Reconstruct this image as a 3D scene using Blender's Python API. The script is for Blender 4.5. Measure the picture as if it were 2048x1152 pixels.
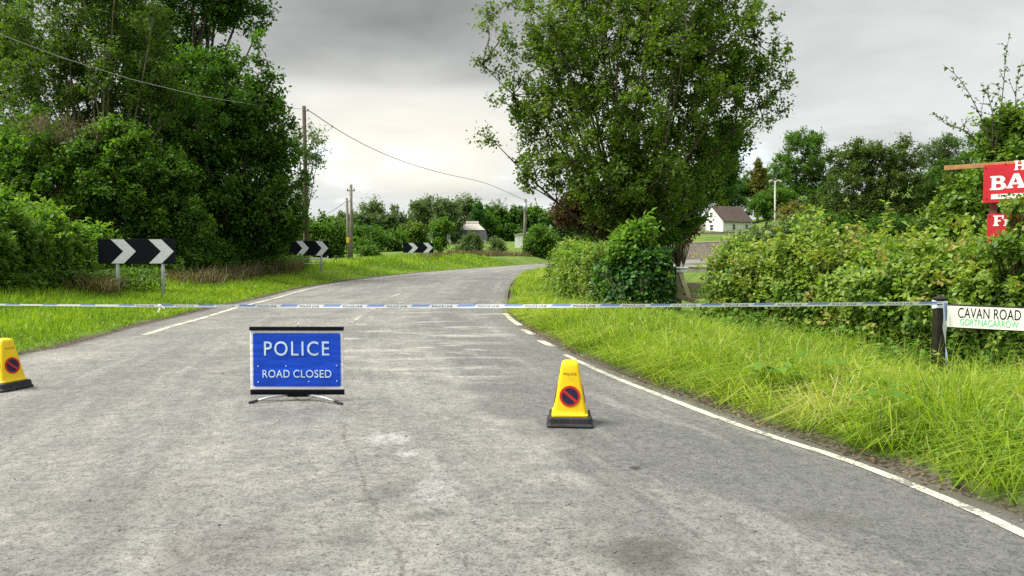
import bpy, bmesh, math, random
import numpy as np
from mathutils import Vector, Matrix

random.seed(7)
RNG = np.random.default_rng(7)
SC = bpy.context.scene
COL = SC.collection
for o in list(bpy.data.objects):
    bpy.data.objects.remove(o)

# ------------------------------------------------------------------ camera
F_PX, EYE, HORIZON = 1500.0, 1.39, 500.0
PITCH = math.atan((576 - HORIZON) / F_PX)
cam_data = bpy.data.cameras.new('camera')
cam_data.sensor_width = 36.0
cam_data.lens = F_PX / 2048 * 36.0
cam_data.clip_start = 0.05
cam_data.clip_end = 6000
cam = bpy.data.objects.new('camera', cam_data)
COL.objects.link(cam)
cam.location = (0, 0, EYE)
cam.rotation_euler = (math.pi / 2 - PITCH, 0, 0)
SC.camera = cam

# ------------------------------------------------------------------ exposure and view
SC.render.engine = 'CYCLES'
SC.view_settings.view_transform = 'Standard'
SC.view_settings.look = 'None'
SC.view_settings.gamma = 1.0
SC.view_settings.use_curve_mapping = False
SC.view_settings.exposure = 2.2
SC.cycles.max_bounces = 6
SC.cycles.diffuse_bounces = 3
SC.cycles.glossy_bounces = 2
SC.cycles.transmission_bounces = 4
SC.cycles.use_denoising = False
GAIN = 2 ** 2.02

SUN_EL, SUN_AZ = math.radians(55), math.radians(-98)      # azimuth from +Y towards +X

# ------------------------------------------------------------------ sky
world = bpy.data.worlds.new('World')
SC.world = world
world.use_nodes = True


class NT:
    """small helper that strings nodes together"""
    def __init__(self, tree):
        self.t = tree
        self.n = tree.nodes
        self.l = tree.links

    def node(self, kind, **kw):
        nd = self.n.new(kind)
        for k, v in kw.items():
            setattr(nd, k, v)
        return nd

    def put(self, sock, v):
        if v is None:
            return
        if isinstance(v, bpy.types.NodeSocket):
            self.l.new(v, sock)
        elif isinstance(v, (tuple, list)) and len(v) == 3 and sock.type == 'RGBA':
            sock.default_value = (*v, 1)
        else:
            sock.default_value = v

    def m(self, op, a, b=None, c=None, clamp=False):
        nd = self.node('ShaderNodeMath', operation=op, use_clamp=clamp)
        self.put(nd.inputs[0], a)
        if b is not None:
            self.put(nd.inputs[1], b)
        if c is not None:
            self.put(nd.inputs[2], c)
        return nd.outputs[0]

    def vm(self, op, a, b=None):
        nd = self.node('ShaderNodeVectorMath', operation=op)
        self.put(nd.inputs[0], a)
        if b is not None:
            self.put(nd.inputs[1], b)
        return nd.outputs[0]

    def sep(self, v):
        nd = self.node('ShaderNodeSeparateXYZ')
        self.put(nd.inputs[0], v)
        return nd.outputs

    def comb(self, x, y, z):
        nd = self.node('ShaderNodeCombineXYZ')
        for s, v in zip(nd.inputs, (x, y, z)):
            self.put(s, v)
        return nd.outputs[0]

    def noise(self, vec, scale, detail=3.0, rough=0.5, dist=0.0):
        nd = self.node('ShaderNodeTexNoise')
        self.put(nd.inputs['Vector'], vec)
        nd.inputs['Scale'].default_value = scale
        nd.inputs['Detail'].default_value = detail
        nd.inputs['Roughness'].default_value = rough
        nd.inputs['Distortion'].default_value = dist
        return nd.outputs['Fac']

    def smooth(self, v, lo, hi):
        nd = self.node('ShaderNodeMapRange', interpolation_type='SMOOTHSTEP')
        self.put(nd.inputs['Value'], v)
        nd.inputs['From Min'].default_value = lo
        nd.inputs['From Max'].default_value = hi
        return nd.outputs[0]

    def lin(self, v, lo, hi, a, b):
        nd = self.node('ShaderNodeMapRange')
        self.put(nd.inputs['Value'], v)
        for k, q in zip(('From Min', 'From Max', 'To Min', 'To Max'), (lo, hi, a, b)):
            nd.inputs[k].default_value = q
        return nd.outputs[0]

    def mix(self, f, a, b, blend='MIX'):
        nd = self.node('ShaderNodeMix', data_type='RGBA', blend_type=blend)
        self.put(nd.inputs[0], f)
        self.put(nd.inputs[6], a)
        self.put(nd.inputs[7], b)
        return nd.outputs[2]

    def ramp(self, f, stops):
        nd = self.node('ShaderNodeValToRGB')
        self.put(nd.inputs[0], f)
        els = nd.color_ramp.elements
        while len(els) < len(stops):
            els.new(0.5)
        for e, (p, c) in zip(els, stops):
            e.position = p
            e.color = (*c, 1)
        return nd.outputs[0]

    def attr(self, name):
        return self.node('ShaderNodeAttribute', attribute_name=name)


def build_sky():
    t = NT(world.node_tree)
    t.n.clear()
    out = t.node('ShaderNodeOutputWorld')
    bg = t.node('ShaderNodeBackground')
    STR = 0.1
    bg.inputs['Strength'].default_value = STR
    sky = t.node('ShaderNodeTexSky', sky_type='NISHITA')
    sky.sun_disc = False
    sky.sun_elevation = SUN_EL
    sky.sun_rotation = SUN_AZ
    d = t.node('ShaderNodeTexCoord').outputs['Generated']
    x, y, z = t.sep(d)
    az = t.m('ARCTAN2', x, y)
    el = t.m('ARCSINE', t.m('MAXIMUM', t.m('MINIMUM', z, 1.0), -1.0))
    den = t.m('ADD', t.m('MAXIMUM', z, 0.0), 0.16)
    p = t.comb(t.m('DIVIDE', x, den), t.m('DIVIDE', y, den), 0.0)
    n1 = t.noise(p, 0.55, 5, 0.55, 0.6)
    n2 = t.noise(t.vm('ADD', p, (7.3, 2.1, 4.0)), 1.5, 4, 0.55, 0.4)
    nn = t.m('SUBTRACT', n1, 0.5)
    nm = t.m('SUBTRACT', n2, 0.5)
    # overcast: pale at the horizon, greyer deck above it, brighter towards the zenith
    v = t.m('ADD', t.lin(el, 0.0, 0.3, 0.73, 0.60), t.lin(el, 0.4, 1.3, 0.0, 0.75))
    v = t.m('ADD', v, t.m('MULTIPLY', nn, 0.50))
    v = t.m('ADD', v, t.m('MULTIPLY', nm, 0.58))

    def lobe(a0, e0, sa, se, wob=0.06):
        da = t.m('DIVIDE', t.m('ADD', t.m('SUBTRACT', az, a0), t.m('MULTIPLY', nm, wob * 2)), sa)
        de = t.m('DIVIDE', t.m('ADD', t.m('SUBTRACT', el, e0), t.m('MULTIPLY', nn, wob * 2)), se)
        r2 = t.m('ADD', t.m('MULTIPLY', da, da), t.m('MULTIPLY', de, de))
        return t.m('EXPONENT', t.m('MULTIPLY', r2, -0.5))

    ew = t.m('ADD', el, t.m('ADD', t.m('MULTIPLY', nn, 0.10), t.m('MULTIPLY', nm, 0.05)))
    deck = t.m('MULTIPLY', t.smooth(ew, 0.195, 0.222), lobe(-0.10, 0.30, 0.26, 0.16))
    v = t.m('SUBTRACT', v, t.m('MULTIPLY', deck, 0.25))
    glow = lobe(-0.15, 0.155, 0.17, 0.05, 0.06)
    v = t.m('ADD', v, t.m('MULTIPLY', glow, 0.34))
    glow2 = lobe(-0.10, 0.11, 0.05, 0.03, 0.04)
    v = t.m('ADD', v, t.m('MULTIPLY', glow2, 0.20))
    right = lobe(0.46, 0.19, 0.22, 0.09)
    v = t.m('ADD', v, t.m('MULTIPLY', right, 0.12))
    v = t.m('MAXIMUM', v, 0.24)
    low_sky = t.m('SUBTRACT', 1.0, t.smooth(el, 0.3, 0.6))
    v = t.m('SUBTRACT', v, t.m('MULTIPLY', t.m('MULTIPLY', t.m('MAXIMUM', t.m('SUBTRACT', v, 0.72), 0.0), 0.45), low_sky))
    warm = t.m('MINIMUM', t.m('ADD', t.m('MULTIPLY', glow, 1.0), glow2), 1.0)
    c = t.mix(warm, (0.965, 1.0, 0.995), (1.0, 0.97, 0.86))
    k = 1.0 / (GAIN * STR)
    cc = t.vm('MULTIPLY', c, t.comb(t.m('MULTIPLY', v, k), t.m('MULTIPLY', v, k), t.m('MULTIPLY', v, k)))
    # thin spots let some of the blue above through
    thin = t.m('MULTIPLY', t.smooth(n2, 0.58, 0.75), 0.22)
    t.l.new(t.mix(thin, cc, sky.outputs[0]), bg.inputs['Color'])
    t.l.new(bg.outputs[0], out.inputs['Surface'])


build_sky()

# ------------------------------------------------------------------ sun behind thin cloud
sun_data = bpy.data.lights.new('sun', 'SUN')
sun_data.energy = 1.5
sun_data.angle = math.radians(28)
sun_data.color = (1.0, 0.95, 0.85)
sun = bpy.data.objects.new('sun', sun_data)
COL.objects.link(sun)
sdir = Vector((math.sin(SUN_AZ) * math.cos(SUN_EL), math.cos(SUN_AZ) * math.cos(SUN_EL), math.sin(SUN_EL)))
sun.rotation_euler = (-sdir).to_track_quat('-Z', 'Y').to_euler()
sun.location = sdir * 80

# ------------------------------------------------------------------ shared helpers
_SP, _CP = math.sin(PITCH), math.cos(PITCH)


def px(u, v, y):
    """world point at distance y ahead that the photograph shows at pixel (u, v)"""
    a, b = (u - 1024) / F_PX, (576 - v) / F_PX
    dy, dz = b * _SP + _CP, b * _CP - _SP
    s = y / dy
    return Vector((a * s, y, EYE + dz * s))


def ground_px(u, v, z=0.0):
    a, b = (u - 1024) / F_PX, (576 - v) / F_PX
    dy, dz = b * _SP + _CP, b * _CP - _SP
    s = (z - EYE) / dz
    return Vector((a * s, dy * s, z))


def tag(o, label=None, cat=None, group=None, kind=None):
    if label:
        o['label'] = label
    if cat:
        o['category'] = cat
    if group:
        o['group'] = group
    if kind:
        o['kind'] = kind
    return o


def empty(name, loc, label, cat, group=None, rz=0.0):
    o = bpy.data.objects.new(name, None)
    COL.objects.link(o)
    o.empty_display_size = 0.2
    o.location = loc
    o.rotation_euler = (0, 0, rz)
    return tag(o, label, cat, group)


def link(name, me, parent=None, mats=None, world_space=True):
    """link a mesh; geometry given in world coordinates is brought under its parent"""
    o = bpy.data.objects.new(name, me)
    COL.objects.link(o)
    if mats:
        for m_ in (mats if isinstance(mats, (list, tuple)) else [mats]):
            if m_ is not None and m_.name not in [q.name for q in me.materials if q]:
                me.materials.append(m_)
    if parent is not None:
        o.parent = parent
        if world_space:
            mw = Matrix.Identity(4)
            chain, q = [], parent
            while q is not None:
                chain.append(q)
                q = q.parent
            for q in reversed(chain):
                mw = mw @ q.matrix_parent_inverse @ q.matrix_basis
            me.transform(mw.inverted())
    return o


class MB:
    """collects tubes, boxes and polygons and links them as one mesh"""
    def __init__(self):
        self.v, self.f = [], []

    def add(self, vs, fs):
        n = len(self.v)
        self.v += [tuple(p) for p in vs]
        self.f += [tuple(i + n for i in q) for q in fs]
        return self

    def box(self, c, s, rot=None):
        hx, hy, hz = s[0] / 2, s[1] / 2, s[2] / 2
        vs = [Vector((sx * hx, sy * hy, sz * hz)) for sz in (-1, 1) for sy in (-1, 1) for sx in (-1, 1)]
        if rot is not None:
            vs = [rot @ p for p in vs]
        c = Vector(c)
        vs = [p + c for p in vs]
        return self.add(vs, [(0, 2, 3, 1), (4, 5, 7, 6), (0, 1, 5, 4), (2, 6, 7, 3), (0, 4, 6, 2), (1, 3, 7, 5)])

    def tube(self, pts, radii, sides=6, cap=True):
        pts = [Vector(p) for p in pts]
        if not isinstance(radii, (list, tuple)):
            radii = [radii] * len(pts)
        n = len(pts)
        vs, fs = [], []
        ref = None
        for i, p in enumerate(pts):
            d = (pts[min(i + 1, n - 1)] - pts[max(i - 1, 0)])
            d = d.normalized() if d.length > 1e-9 else Vector((0, 0, 1))
            if ref is None:
                ref = d.orthogonal().normalized()
            a = (ref - d * ref.dot(d))
            a = a.normalized() if a.length > 1e-6 else d.orthogonal().normalized()
            ref = a
            b = d.cross(a)
            for k in range(sides):
                th = 2 * math.pi * k / sides
                vs.append(p + (a * math.cos(th) + b * math.sin(th)) * radii[i])
        for i in range(n - 1):
            for k in range(sides):
                k2 = (k + 1) % sides
                fs.append((i * sides + k, i * sides + k2, (i + 1) * sides + k2, (i + 1) * sides + k))
        if cap:
            fs.append(tuple(range(sides - 1, -1, -1)))
            fs.append(tuple((n - 1) * sides + k for k in range(sides)))
        return self.add(vs, fs)

    def rings(self, rings, cap0=True, cap1=True):
        m_ = len(rings[0])
        vs = [p for r in rings for p in r]
        fs = []
        for i in range(len(rings) - 1):
            for k in range(m_):
                k2 = (k + 1) % m_
                fs.append((i * m_ + k, i * m_ + k2, (i + 1) * m_ + k2, (i + 1) * m_ + k))
        if cap0:
            fs.append(tuple(range(m_ - 1, -1, -1)))
        if cap1:
            fs.append(tuple((len(rings) - 1) * m_ + k for k in range(m_)))
        return self.add(vs, fs)

    def build(self, name, mat, parent=None, smooth=False, bevel=0.0, world_space=True):
        me = bpy.data.meshes.new(name)
        me.from_pydata(self.v, [], self.f)
        me.update()
        if smooth:
            for p in me.polygons:
                p.use_smooth = True
        o = link(name, me, parent, mat, world_space)
        if bevel:
            b = o.modifiers.new('edge', 'BEVEL')
            b.width = bevel
            b.segments = 2
            b.limit_method = 'ANGLE'
        return o


def np_mesh(name, verts, tris, attrs=None):
    me = bpy.data.meshes.new(name)
    nv, nf = len(verts), len(tris)
    me.vertices.add(nv)
    me.vertices.foreach_set('co', np.ascontiguousarray(verts, dtype=np.float32).ravel())
    me.loops.add(nf * 3)
    me.loops.foreach_set('vertex_index', np.ascontiguousarray(tris, dtype=np.int32).ravel())
    me.polygons.add(nf)
    me.polygons.foreach_set('loop_start', np.arange(0, nf * 3, 3, dtype=np.int32))
    me.polygons.foreach_set('loop_total', np.full(nf, 3, dtype=np.int32))
    for k, a in (attrs or {}).items():
        at = me.attributes.new(k, 'FLOAT', 'POINT')
        at.data.foreach_set('value', np.ascontiguousarray(a, dtype=np.float32))
    me.update()
    me.validate()
    return me


def unit(a):
    return a / np.maximum(np.linalg.norm(a, axis=-1, keepdims=True), 1e-9)


def vnoise(P, scale, seed=0):
    """smooth value noise, -1..1, on an (n,3) or (n,2) array"""
    P = np.asarray(P, float)
    if P.shape[1] == 2:
        P = np.concatenate([P, np.zeros((len(P), 1))], 1)
    q = P * scale + seed * 17.13
    i = np.floor(q).astype(np.int64)
    f = q - i
    f = f * f * (3 - 2 * f)
    r = np.zeros(len(P))
    for dx in (0, 1):
        for dy in (0, 1):
            for dz in (0, 1):
                h = (i[:, 0] + dx) * 374761393 + (i[:, 1] + dy) * 668265263 + (i[:, 2] + dz) * 2147483647 + seed * 974711
                h = (h ^ (h >> 13)) * 1274126177
                h = (h ^ (h >> 16)) & 0xFFFF
                w = (f[:, 0] if dx else 1 - f[:, 0]) * (f[:, 1] if dy else 1 - f[:, 1]) * (f[:, 2] if dz else 1 - f[:, 2])
                r += w * h
    return r / 32767.5 - 1.0


# ------------------------------------------------------------------ materials
def new_mat(name):
    m_ = bpy.data.materials.new(name)
    m_.use_nodes = True
    t = NT(m_.node_tree)
    bsdf = t.n.get('Principled BSDF')
    return m_, t, bsdf


def plain(name, col, rough=0.6, vary=0.12, scale=8.0, spec=0.4, bump=0.0, metallic=0.0, dirt=None):
    m_, t, b = new_mat(name)
    oc = t.node('ShaderNodeTexCoord').outputs['Object']
    n = t.noise(oc, scale, 5, 0.6)
    lo = tuple(c * (1 - vary) for c in col)
    hi = tuple(min(1, c * (1 + vary)) for c in col)
    c = t.mix(t.smooth(n, 0.3, 0.7), lo, hi)
    if dirt:
        n2 = t.noise(t.vm('ADD', oc, (3.1, 5.2, 1.7)), scale * 2.3, 6, 0.65)
        c = t.mix(t.m('MULTIPLY', t.smooth(n2, 0.52, 0.72), dirt[1]), c, dirt[0])
    t.put(b.inputs['Base Color'], c)
    b.inputs['Roughness'].default_value = rough
    b.inputs['Specular IOR Level'].default_value = spec
    b.inputs['Metallic'].default_value = metallic
    if bump:
        bp = t.node('ShaderNodeBump')
        bp.inputs['Strength'].default_value = bump
        bp.inputs['Distance'].default_value = 0.01
        t.put(bp.inputs['Height'], t.noise(oc, scale * 6, 4, 0.6))
        t.put(b.inputs['Normal'], bp.outputs[0])
    return m_


def leaf_mat(name, stops, trans=0.35, rough=0.5, spec=0.35, tcol=(1.5, 1.6, 0.55), patch=None):
    """leaf colour by each leaf's own tint; light shines through the blade"""
    m_, t, b = new_mat(name)
    tint = t.attr('tint').outputs['Fac']
    c = t.ramp(tint, stops)
    if patch:
        oc = t.node('ShaderNodeTexCoord').outputs['Object']
        n = t.noise(oc, patch[1], 3, 0.55)
        c = t.mix(t.m('MULTIPLY', t.smooth(n, 0.45, 0.65), patch[2]), c, patch[0])
    t.put(b.inputs['Base Color'], c)
    b.inputs['Roughness'].default_value = rough
    b.inputs['Specular IOR Level'].default_value = spec
    tr = t.node('ShaderNodeBsdfTranslucent')
    t.put(tr.inputs['Color'], t.vm('MULTIPLY', c, tcol))
    mx = t.node('ShaderNodeMixShader')
    mx.inputs[0].default_value = trans
    t.l.new(b.outputs[0], mx.inputs[1])
    t.l.new(tr.outputs[0], mx.inputs[2])
    t.l.new(mx.outputs[0], t.n['Material Output'].inputs['Surface'])
    return m_


G = lambda r, g, b: (r, g, b)
M_LEAF_DARK = leaf_mat('leaf_dark', [(0.0, (0.020, 0.062, 0.009)), (0.5, (0.050, 0.125, 0.015)), (0.85, (0.095, 0.195, 0.022)), (1.0, (0.14, 0.24, 0.04))], 0.40, 0.55, 0.22)
M_LEAF_MID = leaf_mat('leaf_mid', [(0.0, (0.036, 0.090, 0.012)), (0.5, (0.085, 0.180, 0.020)), (0.85, (0.145, 0.26, 0.03)), (1.0, (0.22, 0.32, 0.05))], 0.40, 0.55, 0.25)
M_LEAF_OLIVE = leaf_mat('leaf_olive', [(0.0, (0.040, 0.075, 0.008)), (0.5, (0.092, 0.165, 0.013)), (0.85, (0.16, 0.24, 0.022)), (1.0, (0.22, 0.27, 0.04))], 0.40)
M_LEAF_BRIGHT = leaf_mat('leaf_bright', [(0.0, (0.05, 0.12, 0.015)), (0.5, (0.10, 0.21, 0.025)), (0.85, (0.16, 0.28, 0.04)), (1.0, (0.24, 0.33, 0.07))], 0.42, 0.6, 0.15)
M_LEAF_BRAMBLE = leaf_mat('leaf_bramble', [(0.0, (0.045, 0.095, 0.018)), (0.35, (0.110, 0.205, 0.026)), (0.65, (0.190, 0.305, 0.045)), (0.90, (0.31, 0.39, 0.09)), (1.0, (0.34, 0.27, 0.09))], 0.38, patch=((0.27, 0.22, 0.055), 0.9, 0.32))
M_LEAF_GREY = leaf_mat('leaf_grey_green', [(0.0, (0.06, 0.10, 0.035)), (0.5, (0.12, 0.19, 0.06)), (1.0, (0.24, 0.31, 0.13))], 0.34)
M_LEAF_IVY = leaf_mat('leaf_ivy', [(0.0, (0.012, 0.05, 0.010)), (0.5, (0.035, 0.115, 0.018)), (0.85, (0.09, 0.20, 0.03)), (1.0, (0.18, 0.28, 0.06))], 0.28, 0.45, 0.3)
M_LEAF_FAR = leaf_mat('leaf_far', [(0.0, (0.06, 0.105, 0.04)), (0.5, (0.10, 0.16, 0.06)), (1.0, (0.18, 0.24, 0.10))], 0.35)
M_LEAF_COPPER = leaf_mat('leaf_copper', [(0.0, (0.05, 0.025, 0.02)), (0.5, (0.10, 0.055, 0.03)), (1.0, (0.17, 0.14, 0.05))], 0.3)
M_LEAF_GOLD = leaf_mat('leaf_gold', [(0.0, (0.09, 0.095, 0.016)), (0.5, (0.17, 0.165, 0.03)), (1.0, (0.26, 0.24, 0.06))], 0.3)
M_GRASS = leaf_mat('grass_blade', [(0.0, (0.055, 0.105, 0.014)), (0.35, (0.155, 0.265, 0.022)), (0.68, (0.29, 0.41, 0.032)), (0.88, (0.40, 0.46, 0.08)), (1.0, (0.48, 0.43, 0.22))], 0.42, 0.45, 0.3)
M_DRY = leaf_mat('dry_weed', [(0.0, (0.06, 0.055, 0.025)), (0.4, (0.12, 0.10, 0.045)), (0.75, (0.20, 0.165, 0.075)), (1.0, (0.34, 0.27, 0.14))], 0.3)
M_BARK = plain('bark', (0.075, 0.062, 0.045), 0.85, 0.4, 5, 0.2, 0.5)
M_BARK_PALE = plain('bark_pale', (0.21, 0.18, 0.125), 0.85, 0.3, 5, 0.2, 0.4)
M_POLE = plain('weathered_pole_wood', (0.20, 0.175, 0.14), 0.85, 0.25, 3, 0.2, 0.3)
M_POLE_DARK = plain('creosoted_pole_wood', (0.105, 0.085, 0.062), 0.85, 0.25, 3, 0.2, 0.3)
M_WIRE = plain('wire_black', (0.03, 0.03, 0.03), 0.5)
M_STEEL = plain('galvanised_steel', (0.42, 0.45, 0.46), 0.45, 0.12, 12, 0.5, 0.0, 0.35)
M_BLACK = plain('sign_black', (0.004, 0.005, 0.010), 0.55, 0.15, 6, 0.15)
M_WHITE = plain('sign_white', (0.78, 0.79, 0.80), 0.5, 0.04, 6)
M_CHEV = plain('chevron_white', (0.66, 0.68, 0.72), 0.5, 0.06, 9)
M_BLUE = plain('sign_blue', (0.0, 0.065, 0.60), 0.42, 0.14, 5, 0.4)
M_SIGN_TEXT = plain('sign_lettering_pale', (0.62, 0.80, 0.95), 0.4, 0.04, 9)
M_RUBBER = plain('black_rubber', (0.025, 0.026, 0.027), 0.75, 0.3, 14, 0.35, 0.3, dirt=((0.10, 0.095, 0.085), 0.35))
M_YELLOW = plain('yellow_plastic', (0.82, 0.57, 0.0), 0.42, 0.05, 7, 0.45, 0.05, dirt=((0.42, 0.29, 0.04), 0.35))
M_RED = plain('roundel_red', (0.52, 0.016, 0.010), 0.45, 0.08, 20)
M_NAVY = plain('roundel_navy', (0.010, 0.009, 0.045), 0.45, 0.1, 20)
M_CONE_TEXT = plain('cone_lettering', (0.20, 0.14, 0.02), 0.5)
M_SIGN_RED = plain('red_board', (0.50, 0.014, 0.026), 0.55, 0.12, 5, 0.35, dirt=((0.34, 0.03, 0.02), 0.5))
M_BATTEN = plain('raw_timber', (0.36, 0.19, 0.085), 0.8, 0.2, 9, 0.2)
M_TIMBER_OLD = plain('old_timber', (0.24, 0.20, 0.14), 0.9, 0.25, 9, 0.2, 0.4)
M_POST_BLACK = plain('black_painted_post', (0.016, 0.013, 0.011), 0.5, 0.3, 9, 0.4, 0.15, dirt=((0.05, 0.04, 0.03), 0.5))
M_NAME_WHITE = plain('nameplate_white', (0.80, 0.80, 0.76), 0.45, 0.03, 5, dirt=((0.6, 0.6, 0.54), 0.25))
M_NAME_GREEN = plain('nameplate_green', (0.10, 0.60, 0.30), 0.5)
M_RENDER = plain('white_render', (0.80, 0.80, 0.78), 0.85, 0.04, 1.2, 0.2, 0.1)
M_ROOF = plain('brown_roof_tile', (0.085, 0.066, 0.056), 0.85, 0.18, 2.0, 0.2, 0.3)
M_THATCH_PALE = plain('pale_roof', (0.42, 0.40, 0.36), 0.9, 0.15, 2.5, 0.2, 0.3)
M_SLATE = plain('dark_slate', (0.05, 0.052, 0.065), 0.7, 0.2, 3, 0.3, 0.2)
M_GLASS_DARK = plain('window_glass', (0.03, 0.035, 0.04), 0.08, 0.1, 3, 0.6)
M_DOOR = plain('brown_door', (0.06, 0.03, 0.02), 0.5)
M_LEAF_OAK = leaf_mat('leaf_oak', [(0.0, (0.026, 0.052, 0.012)), (0.5, (0.060, 0.105, 0.018)), (0.85, (0.10, 0.155, 0.028)), (1.0, (0.15, 0.2, 0.05))], 0.34, 0.55, 0.22)
M_LEAF_SYCAMORE = leaf_mat('leaf_sycamore', [(0.0, (0.024, 0.072, 0.010)), (0.5, (0.060, 0.145, 0.016)), (0.85, (0.11, 0.215, 0.024)), (1.0, (0.17, 0.27, 0.045))], 0.40, 0.55, 0.22)
M_LEAF_OLIVE_DARK = leaf_mat('leaf_willow', [(0.0, (0.036, 0.075, 0.012)), (0.5, (0.080, 0.150, 0.020)), (0.85, (0.13, 0.215, 0.03)), (1.0, (0.19, 0.25, 0.05))], 0.40, 0.55, 0.22)
M_STONE = plain('stone_wall', (0.24, 0.215, 0.18), 0.9, 0.35, 4, 0.2, 0.6)
M_COPING = plain('stone_coping', (0.42, 0.39, 0.34), 0.9, 0.2, 5, 0.2, 0.3)
M_DRIVE = plain('driveway_tarmac', (0.10, 0.098, 0.095), 0.85, 0.2, 2, 0.3)
M_MARKER = plain('yellow_marker', (0.75, 0.48, 0.03), 0.5)


# ------------------------------------------------------------------ road geometry
def catmull(pts, n):
    P = np.array(pts, float)
    P = np.vstack([2 * P[0] - P[1], P, 2 * P[-1] - P[-2]])
    out = []
    for i in range(1, len(P) - 2):
        tt = np.linspace(0, 1, 40, endpoint=False)[:, None]
        a, b, c, d = P[i - 1], P[i], P[i + 1], P[i + 2]
        out.append(0.5 * ((2 * b) + (-a + c) * tt + (2 * a - 5 * b + 4 * c - d) * tt ** 2 + (-a + 3 * b - 3 * c + d) * tt ** 3))
    out.append(P[-2][None])
    q = np.vstack(out)
    s = np.concatenate([[0], np.cumsum(np.linalg.norm(np.diff(q, axis=0), axis=1))])
    si = np.linspace(0, s[-1], n)
    return np.stack([np.interp(si, s, q[:, k]) for k in (0, 1)], 1)


NST = 240
ROAD_L = catmull([(-2.6, -12), (-4.6, -4), (-5.5, 0), (-6.2, 5), (-6.5, 9.7), (-6.45, 10.9), (-6.6, 12), (-6.85, 13.9), (-7.1, 17.4), (-7.3, 22), (-7.7, 28.7),
                  (-7.1, 38), (-5.15, 48.6), (-1.6, 61.5), (3.5, 77.2), (10, 91), (22, 107), (40, 120), (62, 130)], NST)
ROAD_R = catmull([(8, -12), (3.85, 0), (2.72, 3.7), (2.02, 5.8), (1.35, 7.9), (0.84, 9.9), (0.55, 11.5), (0.08, 14.5), (-0.10, 17), (-0.12, 24), (-0.02, 30.7), (0.36, 39),
                  (1.0, 46.6), (2.9, 53.5), (7.5, 62), (15, 72), (26, 84), (38, 94), (66, 110)], NST)


def seg_dist(P, poly):
    """distance from points to a polyline"""
    best = np.full(len(P), 1e9)
    A, B = poly[:-1], poly[1:]
    for a, b in zip(A, B):
        ab = b - a
        tt = np.clip(((P - a) @ ab) / (ab @ ab), 0, 1)
        d = P - a - tt[:, None] * ab
        best = np.minimum(best, d[:, 0] ** 2 + d[:, 1] ** 2)
    return np.sqrt(best)


_RL, _RR = ROAD_L[::2], ROAD_R[::2]
_POLY = np.vstack([ROAD_L[::2], ROAD_R[::-2]])


def inside_road(P):
    c = np.zeros(len(P), bool)
    n = len(_POLY)
    x, y = P[:, 0], P[:, 1]
    for i in range(n):
        x1, y1 = _POLY[i]
        x2, y2 = _POLY[(i + 1) % n]
        if y1 == y2:
            continue
        hit = ((y1 > y) != (y2 > y)) & (x < (x2 - x1) * (y - y1) / (y2 - y1) + x1)
        c ^= hit
    return c


def edge_info(P):
    """(distance outside the road edge, negative inside; True where the left edge is the nearer one)"""
    P = np.asarray(P, float)
    dl, dr = seg_dist(P, _RL), seg_dist(P, _RR)
    e = np.minimum(dl, dr)
    return np.where(inside_road(P), -e, e), dl < dr


def sst(a, b, x):
    t = np.clip((x - a) / (b - a), 0, 1)
    return t * t * (3 - 2 * t)


def gz_full(P):
    P = np.asarray(P, float)
    e, left = edge_info(P)
    x, y = P[:, 0], P[:, 1]
    rise_l = 0.03 * sst(0.0, 0.3, e) + 0.04 * sst(0.3, 1.4, e) + (0.02 + 0.34 * sst(24, 38, y) + 0.2 * sst(40, 60, y)) * sst(0.6, 3.2, e)
    rise_r = 0.03 * sst(0.0, 0.25, e) + 0.05 * sst(0.25, 1.2, e)
    z = np.where(left, rise_l, rise_r)
    r = x / np.maximum(y, 1.0)
    q = np.clip(y - 45, 0, 135)
    k = 0.62 + 0.38 * sst(0.05, 0.25, r) + np.clip(r - 0.3, 0, 0.35) * 6
    hill = 0.0004 * q * q * k + np.clip(y - 180, 0, 600) * 0.012
    z = z + hill * sst(0.5, 14, e)
    z = z + 0.03 * vnoise(P, 0.9, 3) * sst(0.2, 1.0, e)
    return np.where(e < 0.0, -0.07, z - 0.07 * (1 - sst(0, 0.12, e)))


def gz(x, y):
    return float(gz_full(np.array([[x, y]]))[0])


# ------------------------------------------------------------------ ground
def axis(lo, a, b, hi, step, grow):
    mid = list(np.arange(a, b + 1e-6, step))
    left, s, p = [], step, a
    while p > lo:
        s *= grow
        p -= s
        left.append(p)
    right, s, p = [], step, b
    while p < hi:
        s *= grow
        p += s
        right.append(p)
    return np.array(left[::-1] + mid + right)


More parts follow.
